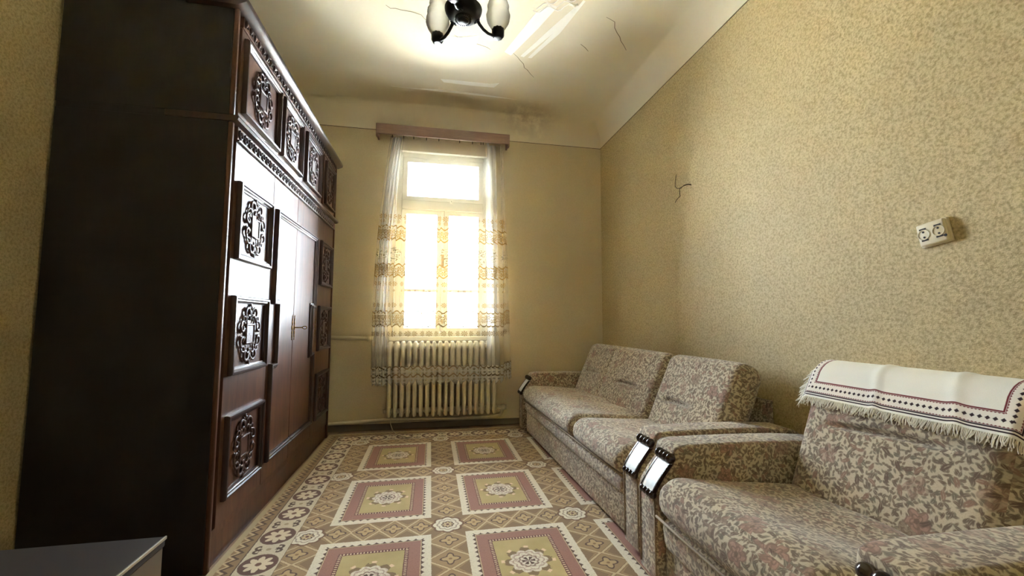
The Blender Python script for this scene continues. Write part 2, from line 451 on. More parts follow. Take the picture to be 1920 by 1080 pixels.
# ------------------------------------------------------------------ mesh helpers
def tag(o, label=None, cat=None, group=None, kind=None):
    for k, v in (('label', label), ('category', cat), ('group', group), ('kind', kind)):
        if v: o[k] = v
    return o
def thing(name, loc, label, cat, group=None, rz=0.0):
    o = bpy.data.objects.new(name, None); C.objects.link(o)
    o.location = loc; 
    o.empty_display_size = 0.1
    return tag(o, label, cat, group)
ROOTM = {}
def wmat(o):
    m = Matrix.LocRotScale(o.location, o.rotation_euler, o.scale)
    return (wmat(o.parent) @ o.matrix_parent_inverse @ m) if o.parent else m
def adopt(o, parent):
    """parent o (built in world coordinates) and keep it where it is"""
    o.parent = parent
    o.matrix_parent_inverse = wmat(parent).inverted()
    return o
def box_uv(me, scale=1.0, off=(0, 0)):
    n = len(me.loops)
    if not n: return
    co = np.empty(len(me.vertices) * 3); me.vertices.foreach_get('co', co); co = co.reshape(-1, 3)
    li = np.empty(n, dtype=np.int64); me.loops.foreach_get('vertex_index', li)
    no = np.empty(len(me.polygons) * 3); me.polygons.foreach_get('normal', no); no = np.abs(no.reshape(-1, 3))
    tot = np.empty(len(me.polygons), dtype=np.int64); me.polygons.foreach_get('loop_total', tot)
    ax = np.repeat(no.argmax(1), tot); p = co[li]
    uv = np.where((ax == 0)[:, None], p[:, [1, 2]], np.where((ax == 1)[:, None], p[:, [0, 2]], p[:, [0, 1]]))
    lay = me.uv_layers.new(name='UVMap')
    lay.data.foreach_set('uv', (uv * scale + np.array(off)).astype(np.float32).ravel())
def ob(name, vf, mat, parent=None, smooth=False, uv=None, loc=None, rot=None):
    me = bpy.data.meshes.new(name)
    if isinstance(vf, bmesh.types.BMesh):
        vf.to_mesh(me); vf.free()
    else:
        me.from_pydata([tuple(v) for v in vf[0]], [], vf[1])
        bm = bmesh.new(); bm.from_mesh(me); bmesh.ops.recalc_face_normals(bm, faces=bm.faces); bm.to_mesh(me); bm.free()
    if uv is None: box_uv(me, 1.0, (random.random() * 3, random.random() * 3))
    elif uv == 'world': box_uv(me)
    if smooth:
        me.polygons.foreach_set('use_smooth', [True] * len(me.polygons))
        if smooth is not True: me.set_sharp_from_angle(angle=R(smooth))
    me.materials.append(mat)
    o = bpy.data.objects.new(name, me); C.objects.link(o)
    if loc is not None: o.location = loc
    if rot is not None: o.rotation_euler = rot
    if parent: adopt(o, parent)
    return o
def inst(src, name, parent, loc, rot=(0, 0, 0), scale=(1, 1, 1)):
    o = bpy.data.objects.new(name, src.data); C.objects.link(o)
    o.location = loc; o.rotation_euler = rot; o.scale = scale
    if parent: adopt(o, parent)
    return o

class G:
    """collects geometry: boxes, tubes, lathes"""
    def __init__(s): s.v = []; s.f = []
    def add(s, v, f):
        k = len(s.v); s.v += [Vector(a) for a in v]; s.f += [tuple(i + k for i in q) for q in f]; return s
    def box(s, x0, x1, y0, y1, z0, z1):
        return s.add([(x0, y0, z0), (x1, y0, z0), (x1, y1, z0), (x0, y1, z0), (x0, y0, z1), (x1, y0, z1), (x1, y1, z1), (x0, y1, z1)],
                     [(0, 3, 2, 1), (4, 5, 6, 7), (0, 1, 5, 4), (1, 2, 6, 5), (2, 3, 7, 6), (3, 0, 4, 7)])
    def tube(s, pts, r, n=8, cap=True):
        pts = [Vector(p) for p in pts]; m = len(pts)
        rs = r if isinstance(r, (list, tuple)) else [r] * m
        V = []; Fc = []; prev = None
        for i, p in enumerate(pts):
            t = (pts[min(i + 1, m - 1)] - pts[max(i - 1, 0)]).normalized()
            if prev is None:
                a = Vector((0, 0, 1)) if abs(t.z) < .9 else Vector((1, 0, 0))
                nr = t.cross(a).normalized()
            else: nr = (prev - t * prev.dot(t)).normalized()
            prev = nr; bn = t.cross(nr)
            for k in range(n):
                an = 2 * PI * k / n
                V.append(p + (nr * math.cos(an) + bn * math.sin(an)) * rs[i])
        for i in range(m - 1):
            for k in range(n):
                Fc.append((i * n + k, i * n + (k + 1) % n, (i + 1) * n + (k + 1) % n, (i + 1) * n + k))
        if cap: Fc.append(tuple(range(n))[::-1]); Fc.append(tuple((m - 1) * n + k for k in range(n)))
        return s.add(V, Fc)
    def lathe(s, prof, n=24, M=None, rib=0, ra=0.0, cap=True):
        V = []; Fc = []; m = len(prof)
        for r, z in prof:
            for k in range(n):
                a = 2 * PI * k / n; q = r * (1 + ra * math.cos(rib * a)) if rib else r
                V.append(Vector((q * math.cos(a), q * math.sin(a), z)))
        for i in range(m - 1):
            for k in range(n): Fc.append((i * n + k, i * n + (k + 1) % n, (i + 1) * n + (k + 1) % n, (i + 1) * n + k))
        if cap: Fc.append(tuple(range(n))[::-1]); Fc.append(tuple((m - 1) * n + k for k in range(n)))
        if M: V = [M @ v for v in V]
        return s.add(V, Fc)
    def ball(s, c, r, n=8, sc=(1, 1, 1)):
        m = n // 2 + 1
        prof = [(max(1e-4, r * math.sin(PI * i / (m - 1))), -r * math.cos(PI * i / (m - 1))) for i in range(m)]
        return s.lathe(prof, n, Matrix.Translation(c) @ Matrix.Diagonal((sc[0], sc[1], sc[2], 1)))
    def out(s): return (s.v, s.f)
def sbox(x0, x1, y0, y1, z0, z1, bev=0.0, seg=2):
    bm = bmesh.new()
    g = G().box(x0, x1, y0, y1, z0, z1)
    vs = [bm.verts.new(v) for v in g.v]
    for f in g.f: bm.faces.new([vs[i] for i in f])
    if bev: bmesh.ops.bevel(bm, geom=bm.edges[:], offset=bev, segments=seg, profile=0.5, affect='EDGES')
    bmesh.ops.recalc_face_normals(bm, faces=bm.faces)
    return bm
def prism(poly, y0, y1, bev=0.0, seg=3):
    """outline in X-Z, pushed along Y"""
    bm = bmesh.new()
    a = [bm.verts.new((x, y0, z)) for x, z in poly]; b = [bm.verts.new((x, y1, z)) for x, z in poly]
    n = len(poly)
    f0 = bm.faces.new(a); f1 = bm.faces.new(b[::-1])
    for i in range(n): bm.faces.new((a[i], b[i], b[(i + 1) % n], a[(i + 1) % n]))
    bmesh.ops.recalc_face_normals(bm, faces=bm.faces)
    if bev:
        es = list(f0.edges) + list(f1.edges)
        bmesh.ops.bevel(bm, geom=es, offset=bev, segments=seg, profile=0.5, affect='EDGES', clamp_overlap=True)
    return bm
def sweep(pts, prof, plane, closed=True):
    """profile of (inset d, height h) along a right-angled outline; plane(a, b, h) -> point"""
    n = len(pts); V = []; Fc = []; m = len(prof)
    P = [Vector(p) for p in pts]
    for i in range(n):
        a = P[i - 1] if (closed or i > 0) else None; c = P[(i + 1) % n] if (closed or i < n - 1) else None
        d1 = (P[i] - a).normalized() if a is not None else None; d2 = (c - P[i]).normalized() if c is not None else None
        d1 = d1 or d2; d2 = d2 or d1
        n1 = Vector((-d1.y, d1.x)); n2 = Vector((-d2.y, d2.x))
        k = (n1 + n2); k = k / max(0.3, (1 + n1.dot(n2)))
        for d, h in prof:
            q = P[i] + k * d; V.append(plane(q.x, q.y, h))
    rng = n if closed else n - 1
    for i in range(rng):
        j = (i + 1) % n
        for t in range(m - 1): Fc.append((i * m + t, j * m + t, j * m + t + 1, i * m + t + 1))
    if not closed:
        Fc.append(tuple(range(m))[::-1]); Fc.append(tuple((n - 1) * m + t for t in range(m)))
    return V, Fc
def rbox(sx, sy, sz, r, n=(6, 20, 10), puff=(0, 0, 0), disp=None, T=None):
    """soft cushion: rounded box with puffed faces, optional displacement of (x,y,z)->(dx,dy,dz)"""
    h = (sx / 2, sy / 2, sz / 2); V = []; idx = {}; Fc = []
    def put(p):
        k = (round(p[0], 5), round(p[1], 5), round(p[2], 5))
        if k not in idx: idx[k] = len(V); V.append(Vector(p))
        return idx[k]
    def sp(i, a): 
        # cluster samples towards edges so that the rounding is smooth
        t = i / n[a]; t = 0.5 - 0.5 * math.cos(PI * t) if True else t
        return -h[a] + 2 * h[a] * (0.45 * t + 0.55 * (i / n[a]))
    for a in range(3):
        u, w = (a + 1) % 3, (a + 2) % 3
        for sgn in (-1, 1):
            for i in range(n[u]):
                for j in range(n[w]):
                    q = []
                    for (ii, jj) in ((i, j), (i + 1, j), (i + 1, j + 1), (i, j + 1)):
                        p = [0, 0, 0]; p[a] = sgn * h[a]; p[u] = sp(ii, u); p[w] = sp(jj, w); q.append(put(p))
                    Fc.append(tuple(q if sgn > 0 else q[::-1]))
    O = []
    for p in V:
        rr = [min(r, hh) for hh in h]
        inn = Vector([max(-h[a] + rr[a], min(h[a] - rr[a], p[a])) for a in range(3)])
        d = p - inn
        q = inn + d.normalized() * min(r, min(h)) if d.length > 1e-9 else p.copy()
        for a in range(3):
            u, w = (a + 1) % 3, (a + 2) % 3
            e = max(0, 1 - (p[u] / h[u]) ** 2) ** .5 * max(0, 1 - (p[w] / h[w]) ** 2) ** .5
            if abs(p[a]) > h[a] - 1e-6: q[a] += math.copysign(puff[a] * e, p[a])
        if disp: q = q + Vector(disp(p))
        O.append(T @ q if T else q)
    return O, Fc

# ------------------------------------------------------------------ room shell
XL, XR, YF, YB = -1.485, 1.724, -1.35, 4.015
WX0, WX1, WZ0, WZ1 = -0.345, 0.545, 0.835, 2.62
def struct(name, vf, mat, label=None, **k):
    return tag(ob(name, vf, mat, uv='world', **k), label, kind='structure')
struct('floor', G().box(XL - .1, XR + .1, YF - .1, YB + .1, -0.08, 0.0).out(), floor_mat, 'brown wooden floor seen only along the edge of the carpet')
struct('wall_right', G().box(XR, XR + .2, YF - .2, YB + .45, 0, 3.2).out(), wall_mat, 'ochre wall with rough rolled texture behind the sofa')
struct('wall_left', G().box(XL - .2, XL, YF - .2, YB + .45, 0, 3.2).out(), wall_mat, 'ochre wall beside and behind the tall wardrobe')
struct('wall_front', G().box(XL, XR, YF - .2, YF, 0, 3.2).out(), wall_back_mat)
g = G()
g.box(XL, WX0, YB, YB + .155, 0, 3.2); g.box(WX1, XR, YB, YB + .155, 0, 3.2)
g.box(WX0, WX1, YB, YB + .155, 0, WZ0); g.box(WX0, WX1, YB, YB + .155, WZ1, 3.2)
struct('wall_back', g.out(), wall_back_mat, 'smooth ochre wall around the window')
b = MB('reveal_whitewash', 0.6, (232, 226, 208))
g = G()
g.box(WX0 - .004, WX0 + .004, YB - .0, YB + .154, WZ0, WZ1); g.box(WX1 - .004, WX1 + .004, YB, YB + .154, WZ0, WZ1); g.box(WX0, WX1, YB, YB + .154, WZ1 - .004, WZ1 + .004)
struct('trim_5', g.out(), b.m, 'whitewashed window reveal')
# ceiling with coves on four sides
cp = [(0.0, 2.8025), (0.003, 2.8025), (0.003, 2.83)] + [(0.003 + 0.282 * (1 - math.cos(a)), 2.83 + 0.27 * math.sin(a)) for a in [PI / 2 * k / 12 for k in range(1, 13)]]
V, Fc = sweep([(XL, YF), (XR, YF), (XR, YB), (XL, YB)], cp, lambda a, b, h: (a, b, h), True)
m = len(cp); Fc.append(tuple(i * m + m - 1 for i in range(4)))
ceil = struct('ceiling', (V, Fc), ceil_mat, 'cream whitewashed ceiling with rounded coves and fine cracks', smooth=50)
CZ = 3.10
def zig(pts, name, w=0.005):
    g = G(); rnd = random.Random(len(pts) * 7 + int(pts[0][0] * 100)); P = []
    for i in range(len(pts) - 1):
        a, b = Vector(pts[i]), Vector(pts[i + 1]); k = max(2, int((b - a).length / 0.05))
        for t in range(k): P.append(a.lerp(b, t / k) + Vector((rnd.uniform(-.010, .010), rnd.uniform(-.010, .010))))
    P.append(Vector(pts[-1])); Vv = []; Ff = []
    for i, p in enumerate(P):
        t = (P[min(i + 1, len(P) - 1)] - P[max(i - 1, 0)]).normalized(); nn = Vector((-t.y, t.x)) * w / 2 * (0.4 + 0.6 * math.sin(PI * (i + .5) / len(P)))
        for s_ in (-1, 1):
            Vv.append((p.x + nn.x * s_, p.y + nn.y * s_, CZ - 0.0012))
    for i in range(len(P) - 1): Ff.append((2 * i, 2 * i + 1, 2 * i + 3, 2 * i + 2))
    ob(name, (Vv, Ff), crack_mat, ceil, uv='world')

def cam_hit(px, py, axis, val):           # a place on a known wall or ceiling plane, read off the photograph
    d = r2 * ((px - 960) / 780) - u2 * ((py - 540) / 780) + F
    o = Vector((0, 0, 1.0)); t = (val - o[axis]) / d[axis]
    return o + d * t
for pts in ([(722, 8), (730, 14), (752, 18), (790, 28), (800, 38)], [(852, 66), (880, 78), (912, 88), (920, 93)],
            [(962, 100), (975, 112), (990, 132), (1001, 145)], [(1136, 30), (1152, 42), (1158, 60), (1162, 78), (1178, 102)], [(1090, 84), (1103, 96)]):
    zig([cam_hit(a, b, 2, CZ).to_2d() for a, b in pts], 'crack')
def patch(quad, name='paint_patch'):  # thin pale slab that paints a streak of light onto the ceiling
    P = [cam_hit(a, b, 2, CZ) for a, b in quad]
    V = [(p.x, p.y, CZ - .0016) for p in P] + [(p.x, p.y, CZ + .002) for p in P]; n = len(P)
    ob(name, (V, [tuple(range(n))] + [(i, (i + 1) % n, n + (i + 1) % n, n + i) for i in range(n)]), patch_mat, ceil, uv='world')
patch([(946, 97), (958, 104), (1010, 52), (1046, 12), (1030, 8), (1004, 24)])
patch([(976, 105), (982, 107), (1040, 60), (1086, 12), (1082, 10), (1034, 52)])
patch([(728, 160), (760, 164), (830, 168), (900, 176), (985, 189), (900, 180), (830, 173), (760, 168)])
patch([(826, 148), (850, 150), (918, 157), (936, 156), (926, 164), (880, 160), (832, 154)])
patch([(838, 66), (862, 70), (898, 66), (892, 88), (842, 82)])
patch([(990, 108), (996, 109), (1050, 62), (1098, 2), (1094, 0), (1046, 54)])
for k in range(4):                                          # wavy pale ridges standing in for rippled reflected light
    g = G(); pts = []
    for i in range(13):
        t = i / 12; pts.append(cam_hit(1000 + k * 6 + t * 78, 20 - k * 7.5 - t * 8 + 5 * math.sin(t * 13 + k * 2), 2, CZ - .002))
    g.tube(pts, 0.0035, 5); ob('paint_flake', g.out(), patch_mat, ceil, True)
# painted line under the cove
struct('trim_1', G().box(XL, XR, YB - .001, YB + .01, 2.798, 2.8025).out(), line_mat, 'thin brown line painted under the cove over the window')
struct('trim_2', G().box(XR - .001, XR + .01, YF, YB, 2.798, 2.8025).out(), line_mat, 'thin brown line painted along the top of the right wall')
struct('trim_3', G().box(XL - .01, XL + .002, YF, YB, 2.798, 2.8025).out(), line_mat)
struct('baseboard_back', sbox(XL, XR, YB - .014, YB + .01, 0, .055, .004), base_mat, 'low dark grey baseboard under the radiator')
struct('baseboard_right', sbox(XR - .014, XR + .01, YF, YB, 0, .055, .004), base_mat)
# sunlit yard outside, a slab added to bounce sun up onto the ceiling
b = MB('yard_concrete', 0.9, (226, 222, 212)); b.color(b.mix(b.noise(b.pos(), 0.6, 4).st(0.5, 0.5), (230, 226, 216), (208, 204, 192)))
struct('ground', G().box(-40, 40, 4.25, 80, -0.9, -0.7).out(), b.m, 'pale sunlit concrete yard outside the window')

# ------------------------------------------------------------------ window
win = tag(bpy.data.objects.new('window_1', None), 'white painted window of one wide top light over two tall casements', kind='structure')
win.location = (0.1, 4.08, WZ0); C.objects.link(win)
fy0, fy1 = 4.055, 4.135
def fbox(name, *a, p=win, bev=.006): return ob(name, sbox(*a, bev), frame_mat, p, 30)
fbox('frame_side', WX0, WX0 + .055, fy0, fy1, WZ0, WZ1); fbox('frame_side', WX1 - .055, WX1, fy0, fy1, WZ0, WZ1)
fbox('frame_head', WX0 + .055, WX1 - .055, fy0, fy1, WZ1 - .05, WZ1); fbox('frame_sill_rail', WX0 + .055, WX1 - .055, fy0, fy1, WZ0, WZ0 + .04)
fbox('transom', WX0 + .055, WX1 - .055, fy0 - .015, fy1, 2.055, 2.145)
fbox('mullion', 0.085, 0.115, fy0 - .01, fy1, WZ0 + .04, 2.055)
def sash(x0, x1, z0, z1, bars=(), sw=.05):
    fr = G(); y0, y1 = fy0 + .006, fy1 - .02
    fr.box(x0, x0 + sw, y0, y1, z0, z1); fr.box(x1 - sw, x1, y0, y1, z0, z1)
    fr.box(x0 + sw, x1 - sw, y0, y1, z0, z0 + sw); fr.box(x0 + sw, x1 - sw, y0, y1, z1 - sw, z1)
    s = ob('sash', fr.out(), frame_mat, win)
    for zb in bars: ob('glazing_bar', sbox(x0 + sw, x1 - sw, y0 + .004, y1 - .004, zb - .014, zb + .014, .003), frame_mat, s)
    ob('pane', G().box(x0 + sw - .005, x1 - sw + .005, (y0 + y1) / 2 - .002, (y0 + y1) / 2 + .002, z0 + sw - .005, z1 - sw + .005).out(), pane_mat, s)
    return s
sash(WX0 + .055, WX1 - .055, 2.145, WZ1 - .05, sw=.045)
s1 = sash(WX0 + .055, 0.085, WZ0 + .04, 2.055, (1.275,), .042)
s2 = sash(0.115, WX1 - .055, WZ0 + .04, 2.055, (1.275,), .042)
ob('window_latch', G().box(.088, .112, fy0 - .03, fy0 - .008, 1.50, 1.62).tube([(.1, fy0 - .03, 1.56), (.1, fy0 - .05, 1.56), (.1, fy0 - .05, 1.50)], .006).out(), brass, win)
ob('top_latch', G().box(.16, .185, fy0 - .03, fy0 - .012, 2.12, 2.155).ball((.172, fy0 - .035, 2.145), .008).out(), frame_mat, win)
struct('trim_4', sbox(WX0 - .03, WX1 + .03, YB - .045, fy0 + .01, WZ0 - .035, WZ0 + .004, .006), frame_mat, 'white inner window sill above the radiator')

# ------------------------------------------------------------------ pelmet, curtain
pe = thing('curtain_pelmet', (0.1, YB - .08, 2.70), 'brown wooden pelmet box above the window holding the lace curtain', 'pelmet')
ob('front_board', sbox(-.525, .722, 3.858, 3.876, 2.70, 2.796, .003), pelm_mat, pe)
ob('top_board', sbox(-.522, .719, 3.876, YB, 2.778, 2.794, .002), pelm_mat, pe)
for x0 in (-.525, .706):
    ob('end_board', sbox(x0, x0 + .016, 3.876, YB, 2.70, 2.778, .002), pelm_mat, pe)
    ob('end_lug', prism([(x0, 2.70), (x0 + .016, 2.70), (x0 + .016, 2.68), (x0 + .008, 2.672), (x0, 2.68)], 3.862, 3.90, .003), pelm_mat, pe)
ob('rail', G().tube([(-.50, 3.93, 2.735), (.70, 3.93, 2.735)], .006, 8).out(), clip_mat, pe, True)

cu = thing('lace_curtain', (0.1, 3.86, 0.42), 'sheer cream lace curtain with embroidered bands hanging over the window', 'curtain')
def curtain_mesh():
    V = []; Fc = []; UV = []; GA = []
    nu, nv = 640, 70
    # plan path at the rail and at the hem (X, Y), as functions of t
    zt, zb = 2.725, 0.42
    gl = lambda t: math.exp(-((t - .055) / .050) ** 2); gr = lambda t: math.exp(-((t - .80) / .050) ** 2)
    cu_, cp_ = [0.0], [0.0]
    for i in range(nu + 1):
        t = i / nu
        cu_.append(cu_[-1] + 1.0 + 2.2 * gl(t) + 0.7 * gr(t)); cp_.append(cp_[-1] + (7 + 46 * gl(t) + 12 * gr(t)) / nu)
    for i in range(nu + 1):
        t = i / nu; G_ = min(1.0, gl(t) + .45 * gr(t))
        u = 1.75 * cu_[i] / cu_[-1]; ph = 2 * PI * cp_[i]; kx = 2 * PI * (7 + 46 * gl(t) + 12 * gr(t)) / 1.3
        main = t < 0.88
        for j in range(nv + 1):
            s = j / nv
            z = zb + (zt - zb) * s
            if main:
                q = t / 0.88
                xa = -.500 + q * 1.165; xb = -.405 + q * 1.045     # hem, head
                k = s ** 1.6
                x = xa * (1 - k) + xb * k + (0.03 * math.sin(PI * s) * -(1 - q))
                yb = 3.800 - 0.005 * s; y = yb * (1 - k) + 3.93 * k
            else:
                q = (t - .88) / .12
                x = (.665 + q * .110) * (1 - s) + (.640 + q * .035) * s
                y = (3.80 + .16 * q) * (1 - s) + (3.93 + .04 * q) * s
            sag = 0
            if s > .9:
                pz = abs(((t * 9) % 1) - .5) * 2
                sag = -(1 - pz ** 2) * .030 * (s - .9) / .1
            w = ph + 0.7 * math.sin(s * 2.6 + i * .01)
            x += (0.25 + 1.45 * G_) / kx * math.sin(w * 2)
            y += (.007 + .014 * G_) * math.cos(w) * (0.8 + 0.2 * s) + .004 * math.sin(u * 23 + s * 2)
            V.append((x, y, z + sag + (.02 if not main else 0) * (1 - s)))
            UV.append((u, z)); GA.append(min(1.0, gl(t) + gr(t)) + (0.25 if not main else 0))
    for i in range(nu):
        for j in range(nv):
            a = i * (nv + 1) + j; Fc.append((a, a + nv + 1, a + nv + 2, a + 1))
    return V, Fc, UV, GA
V, Fc, UV, GA = curtain_mesh()
me = bpy.data.meshes.new('lace_cloth'); me.from_pydata(V, [], Fc)
at = me.attributes.new('gather', 'FLOAT', 'POINT'); at.data.foreach_set('value', GA)
lay = me.uv_layers.new(name='UVMap')
for l in me.loops: lay.data[l.index].uv = UV[l.vertex_index]
me.polygons.foreach_set('use_smooth', [True] * len(me.polygons)); me.materials.append(lace_mat)
o = bpy.data.objects.new('lace_cloth', me); C.objects.link(o); adopt(o, cu)
clip_src = None
for px in (736, 757, 776, 800, 823, 862, 886, 902, 906):
    p = cam_hit(px, 256, 1, 3.925)
    if clip_src is None:
        g = G().box(-.004, .004, -.004, .004, -.030, -.006); g.tube([(0, 0, -.008), (0, -.006, .004), (0, 0, .012)], .0025, 6)
        clip_src = ob('curtain_clip', g.out(), clip_mat, None); clip_src.location = (p.x, 3.925, 2.728); adopt(clip_src, cu)
    else: inst(clip_src, 'curtain_clip', cu, (p.x, 3.925, 2.728))

# ------------------------------------------------------------------ radiator and pipes
ra = thing('radiator', (0.12, 3.92, 0.09), 'cream cast iron column radiator under the window, half covered by lace', 'radiator')
def section():
    g = G(); z0, z1 = .135, .800
    for k in (-1, 0, 1):
        y = k * .052
        pts = [(0, y, z0 + .0), (0, y, z0 + .012), (0, y, z0 + .05)] + [(0, y, z0 + .05 + (z1 - z0 - .1) * i / 4) for i in range(1, 5)] + [(0, y, z1 - .012), (0, y, z1)]
        rs = [.010, .018, .0185] + [.0185] * 4 + [.018, .010]
        g.tube(pts, rs, 10)
    for z in (z0 + .045, z1 - .045):
        g.tube([(0, -.055, z), (0, .055, z)], .017, 8)
        g.tube([(-.0277, 0, z), (.0277, 0, z)], .024, 12)
    return g.out()
NS = 18; x0r, x1r = -.352, .588
src = None
for i in range(NS):
    x = x0r + (x1r - x0r) * i / (NS - 1)
    if src is None:
        src = ob('section', section(), rad_mat, None, True); src.location = (x, 3.925, 0); adopt(src, ra)
    else: inst(src, 'section', ra, (x, 3.925, 0))
ob('end_plug', G().tube([(x0r - .025, 3.925, .18), (x0r - .05, 3.925, .18)], .016, 10).out(), rad_mat, ra, True)
for xx in (-.2, .42): ob('wall_bracket', sbox(xx, xx + .02, 3.965, YB - .001, .70, .74, .003), rad_mat, ra)
pp = thing('heating_pipe', (-.6, 3.965, .82), 'cream heating pipe running left from the radiator top to the wardrobe', 'pipe')
ob('pipe', G().tube([(XL + .01, 3.965, .84), (-.9, 3.965, .836), (-.50, 3.955, .822), (-.40, 3.935, .755)], .017, 12).out(), pipe_mat, pp, True)
ob('coupling', G().tube([(-.56, 3.957, .824), (-.515, 3.955, .8225)], .023, 12).out(), pipe_mat, pp, True)
p2 = thing('return_pipe', (0, 3.975, .08), 'cream pipe along the foot of the wall below the radiator', 'pipe')
ob('pipe', G().tube([(XL + .01, 3.978, .070), (-.86, 3.978, .076), (-.3, 3.972, .098), (.2, 3.968, .085), (.60, 3.965, .092), (.655, 3.960, .105), (.672, 3.945, .135), (.672, 3.93, .165)], .015, 12).out(), pipe_mat, p2, True)
ob('valve', G().tube([(.605, 3.925, .18), (.66, 3.925, .18), (.665, 3.925, .18), (.70, 3.925, .182)], [.017, .017, .026, .026], 12).tube([(.70, 3.925, .182), (.712, 3.925, .182)], .02, 10).out(), pipe_mat, p2, True)
co = [cam_hit(a, b_, 2, .0165) for a, b_ in ((742, 814), (752, 818), (764, 820), (773, 819), (776, 815), (771, 813))]
pts = [Vector((-.335, 3.89, .13)), Vector((-.332, 3.875, .08)), Vector((-.31, 3.85, .03))] + co
sm = []
for i in range(len(pts) - 1):
    for k in range(4): sm.append(pts[i].lerp(pts[i + 1], k / 4))
sm.append(pts[-1])
tag(ob('cord', G().tube(sm, .0035, 6).out(), cord_mat, None, True), 'thin white cord trailing from the radiator foot onto the carpet', 'cord')

# ------------------------------------------------------------------ carpet
o = ob('carpet', sbox(-.835, 1.657, .346, 3.880, .001, .012, .003), carpet_mat, None, uv='world')
tag(o, 'brown and gold patterned carpet with medallion panels covering the floor', 'carpet')

# ------------------------------------------------------------------ wardrobe
WF = -.842                        # door faces
WY0, WY1 = 1.90, 3.825
wa = thing('wardrobe', (-1.15, 2.86, 0), 'tall dark mahogany wardrobe with four carved doors along the left wall', 'wardrobe')
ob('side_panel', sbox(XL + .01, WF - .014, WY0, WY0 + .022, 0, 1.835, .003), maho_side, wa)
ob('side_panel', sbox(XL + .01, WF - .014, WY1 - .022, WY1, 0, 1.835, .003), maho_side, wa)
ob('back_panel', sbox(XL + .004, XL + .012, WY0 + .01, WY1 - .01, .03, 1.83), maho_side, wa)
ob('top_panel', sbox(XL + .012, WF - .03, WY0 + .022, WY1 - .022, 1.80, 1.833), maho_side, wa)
ob('plinth', sbox(XL + .012, WF - .012, WY0 + .022, WY1 - .022, 0.0, .115, .002), maho, wa)
ob('bottom_rail', sbox(WF - .03, WF - .006, WY0 + .022, WY1 - .022, .116, .150, .002), maho, wa)
def stile(y0, y1, z0, z1, p): return ob('corner_stile', sbox(WF - .014, WF + .004, y0, y1, z0, z1, .004, 3), maho, p, 40)
stile(WY0 - .002, WY0 + .016, 0, 1.832, wa); stile(WY1 - .016, WY1 + .002, 0, 1.832, wa)
for y0 in (WY0 + .016, WY1 - .046): ob('stile_groove', sbox(WF - .05, WF - .024, y0, y0 + .030, 0, 1.832), maho_trim, wa)
# mouldings: ledge between body and top unit
ob('ledge_moulding', prism([(WF - .25, 1.836), (WF + .008, 1.836), (WF + .022, 1.842), (WF + .026, 1.852), (WF + .022, 1.862), (WF - .25, 1.862)], WY0 - .003, WY1 + .022, .002), maho_trim, wa, 40)
fz = ob('frieze', sbox(WF - .02, WF + .004, WY0 + .048, WY1 - .048, 1.768, 1.834, .002), maho, wa)
ob('frieze_bead', sbox(WF, WF + .012, WY0 + .048, WY1 - .048, 1.768, 1.776, .003), maho_trim, fz)
def ring_mesh():
    V = []; Fc = []; n, m = 12, 4
    for i in range(n):
        a = 2 * PI * i / n
        for j in range(m):
            q = 2 * PI * j / m
            rr = .0165 + .005 * math.cos(q); V.append((.006 * math.sin(q), rr * math.cos(a), rr * math.sin(a) * 1.05))
    for i in range(n):
        for j in range(m): Fc.append((i * m + j, ((i + 1) % n) * m + j, ((i + 1) % n) * m + (j + 1) % m, i * m + (j + 1) % m))
    g = G().add(V, Fc); g.ball((0, .025, 0), .0055, 6); g.ball((0, 0, 0), .006, 6)
    return g.out()
rsrc = None; k = 0
y = WY0 + .072
while y < WY1 - .06:
    if rsrc is None:
        rsrc = ob('carved_ring', ring_mesh(), maho_trim, None, True); rsrc.location = (WF + .006, y, 1.804); adopt(rsrc, fz)
    else: inst(rsrc, 'carved_ring', fz, (WF + .006, y, 1.804))
    y += .050
# drop carvings on the stiles
def drop_mesh():
    g = G()
    for i, (dz, r) in enumerate(((0, .011), (-.026, .009), (-.048, .012), (-.074, .008), (-.092, .006), (-.106, .004))):
        g.ball((0, 0, dz), r, 8, (.8, .8, 1.5))
    return g.out()
dsrc = ob('carved_drop', drop_mesh(), carv_mat, None, True); dsrc.location = (WF - .018, WY0 + .030, 1.80); adopt(dsrc, wa)
inst(dsrc, 'carved_drop', wa, (WF - .018, WY1 - .030, 1.80))

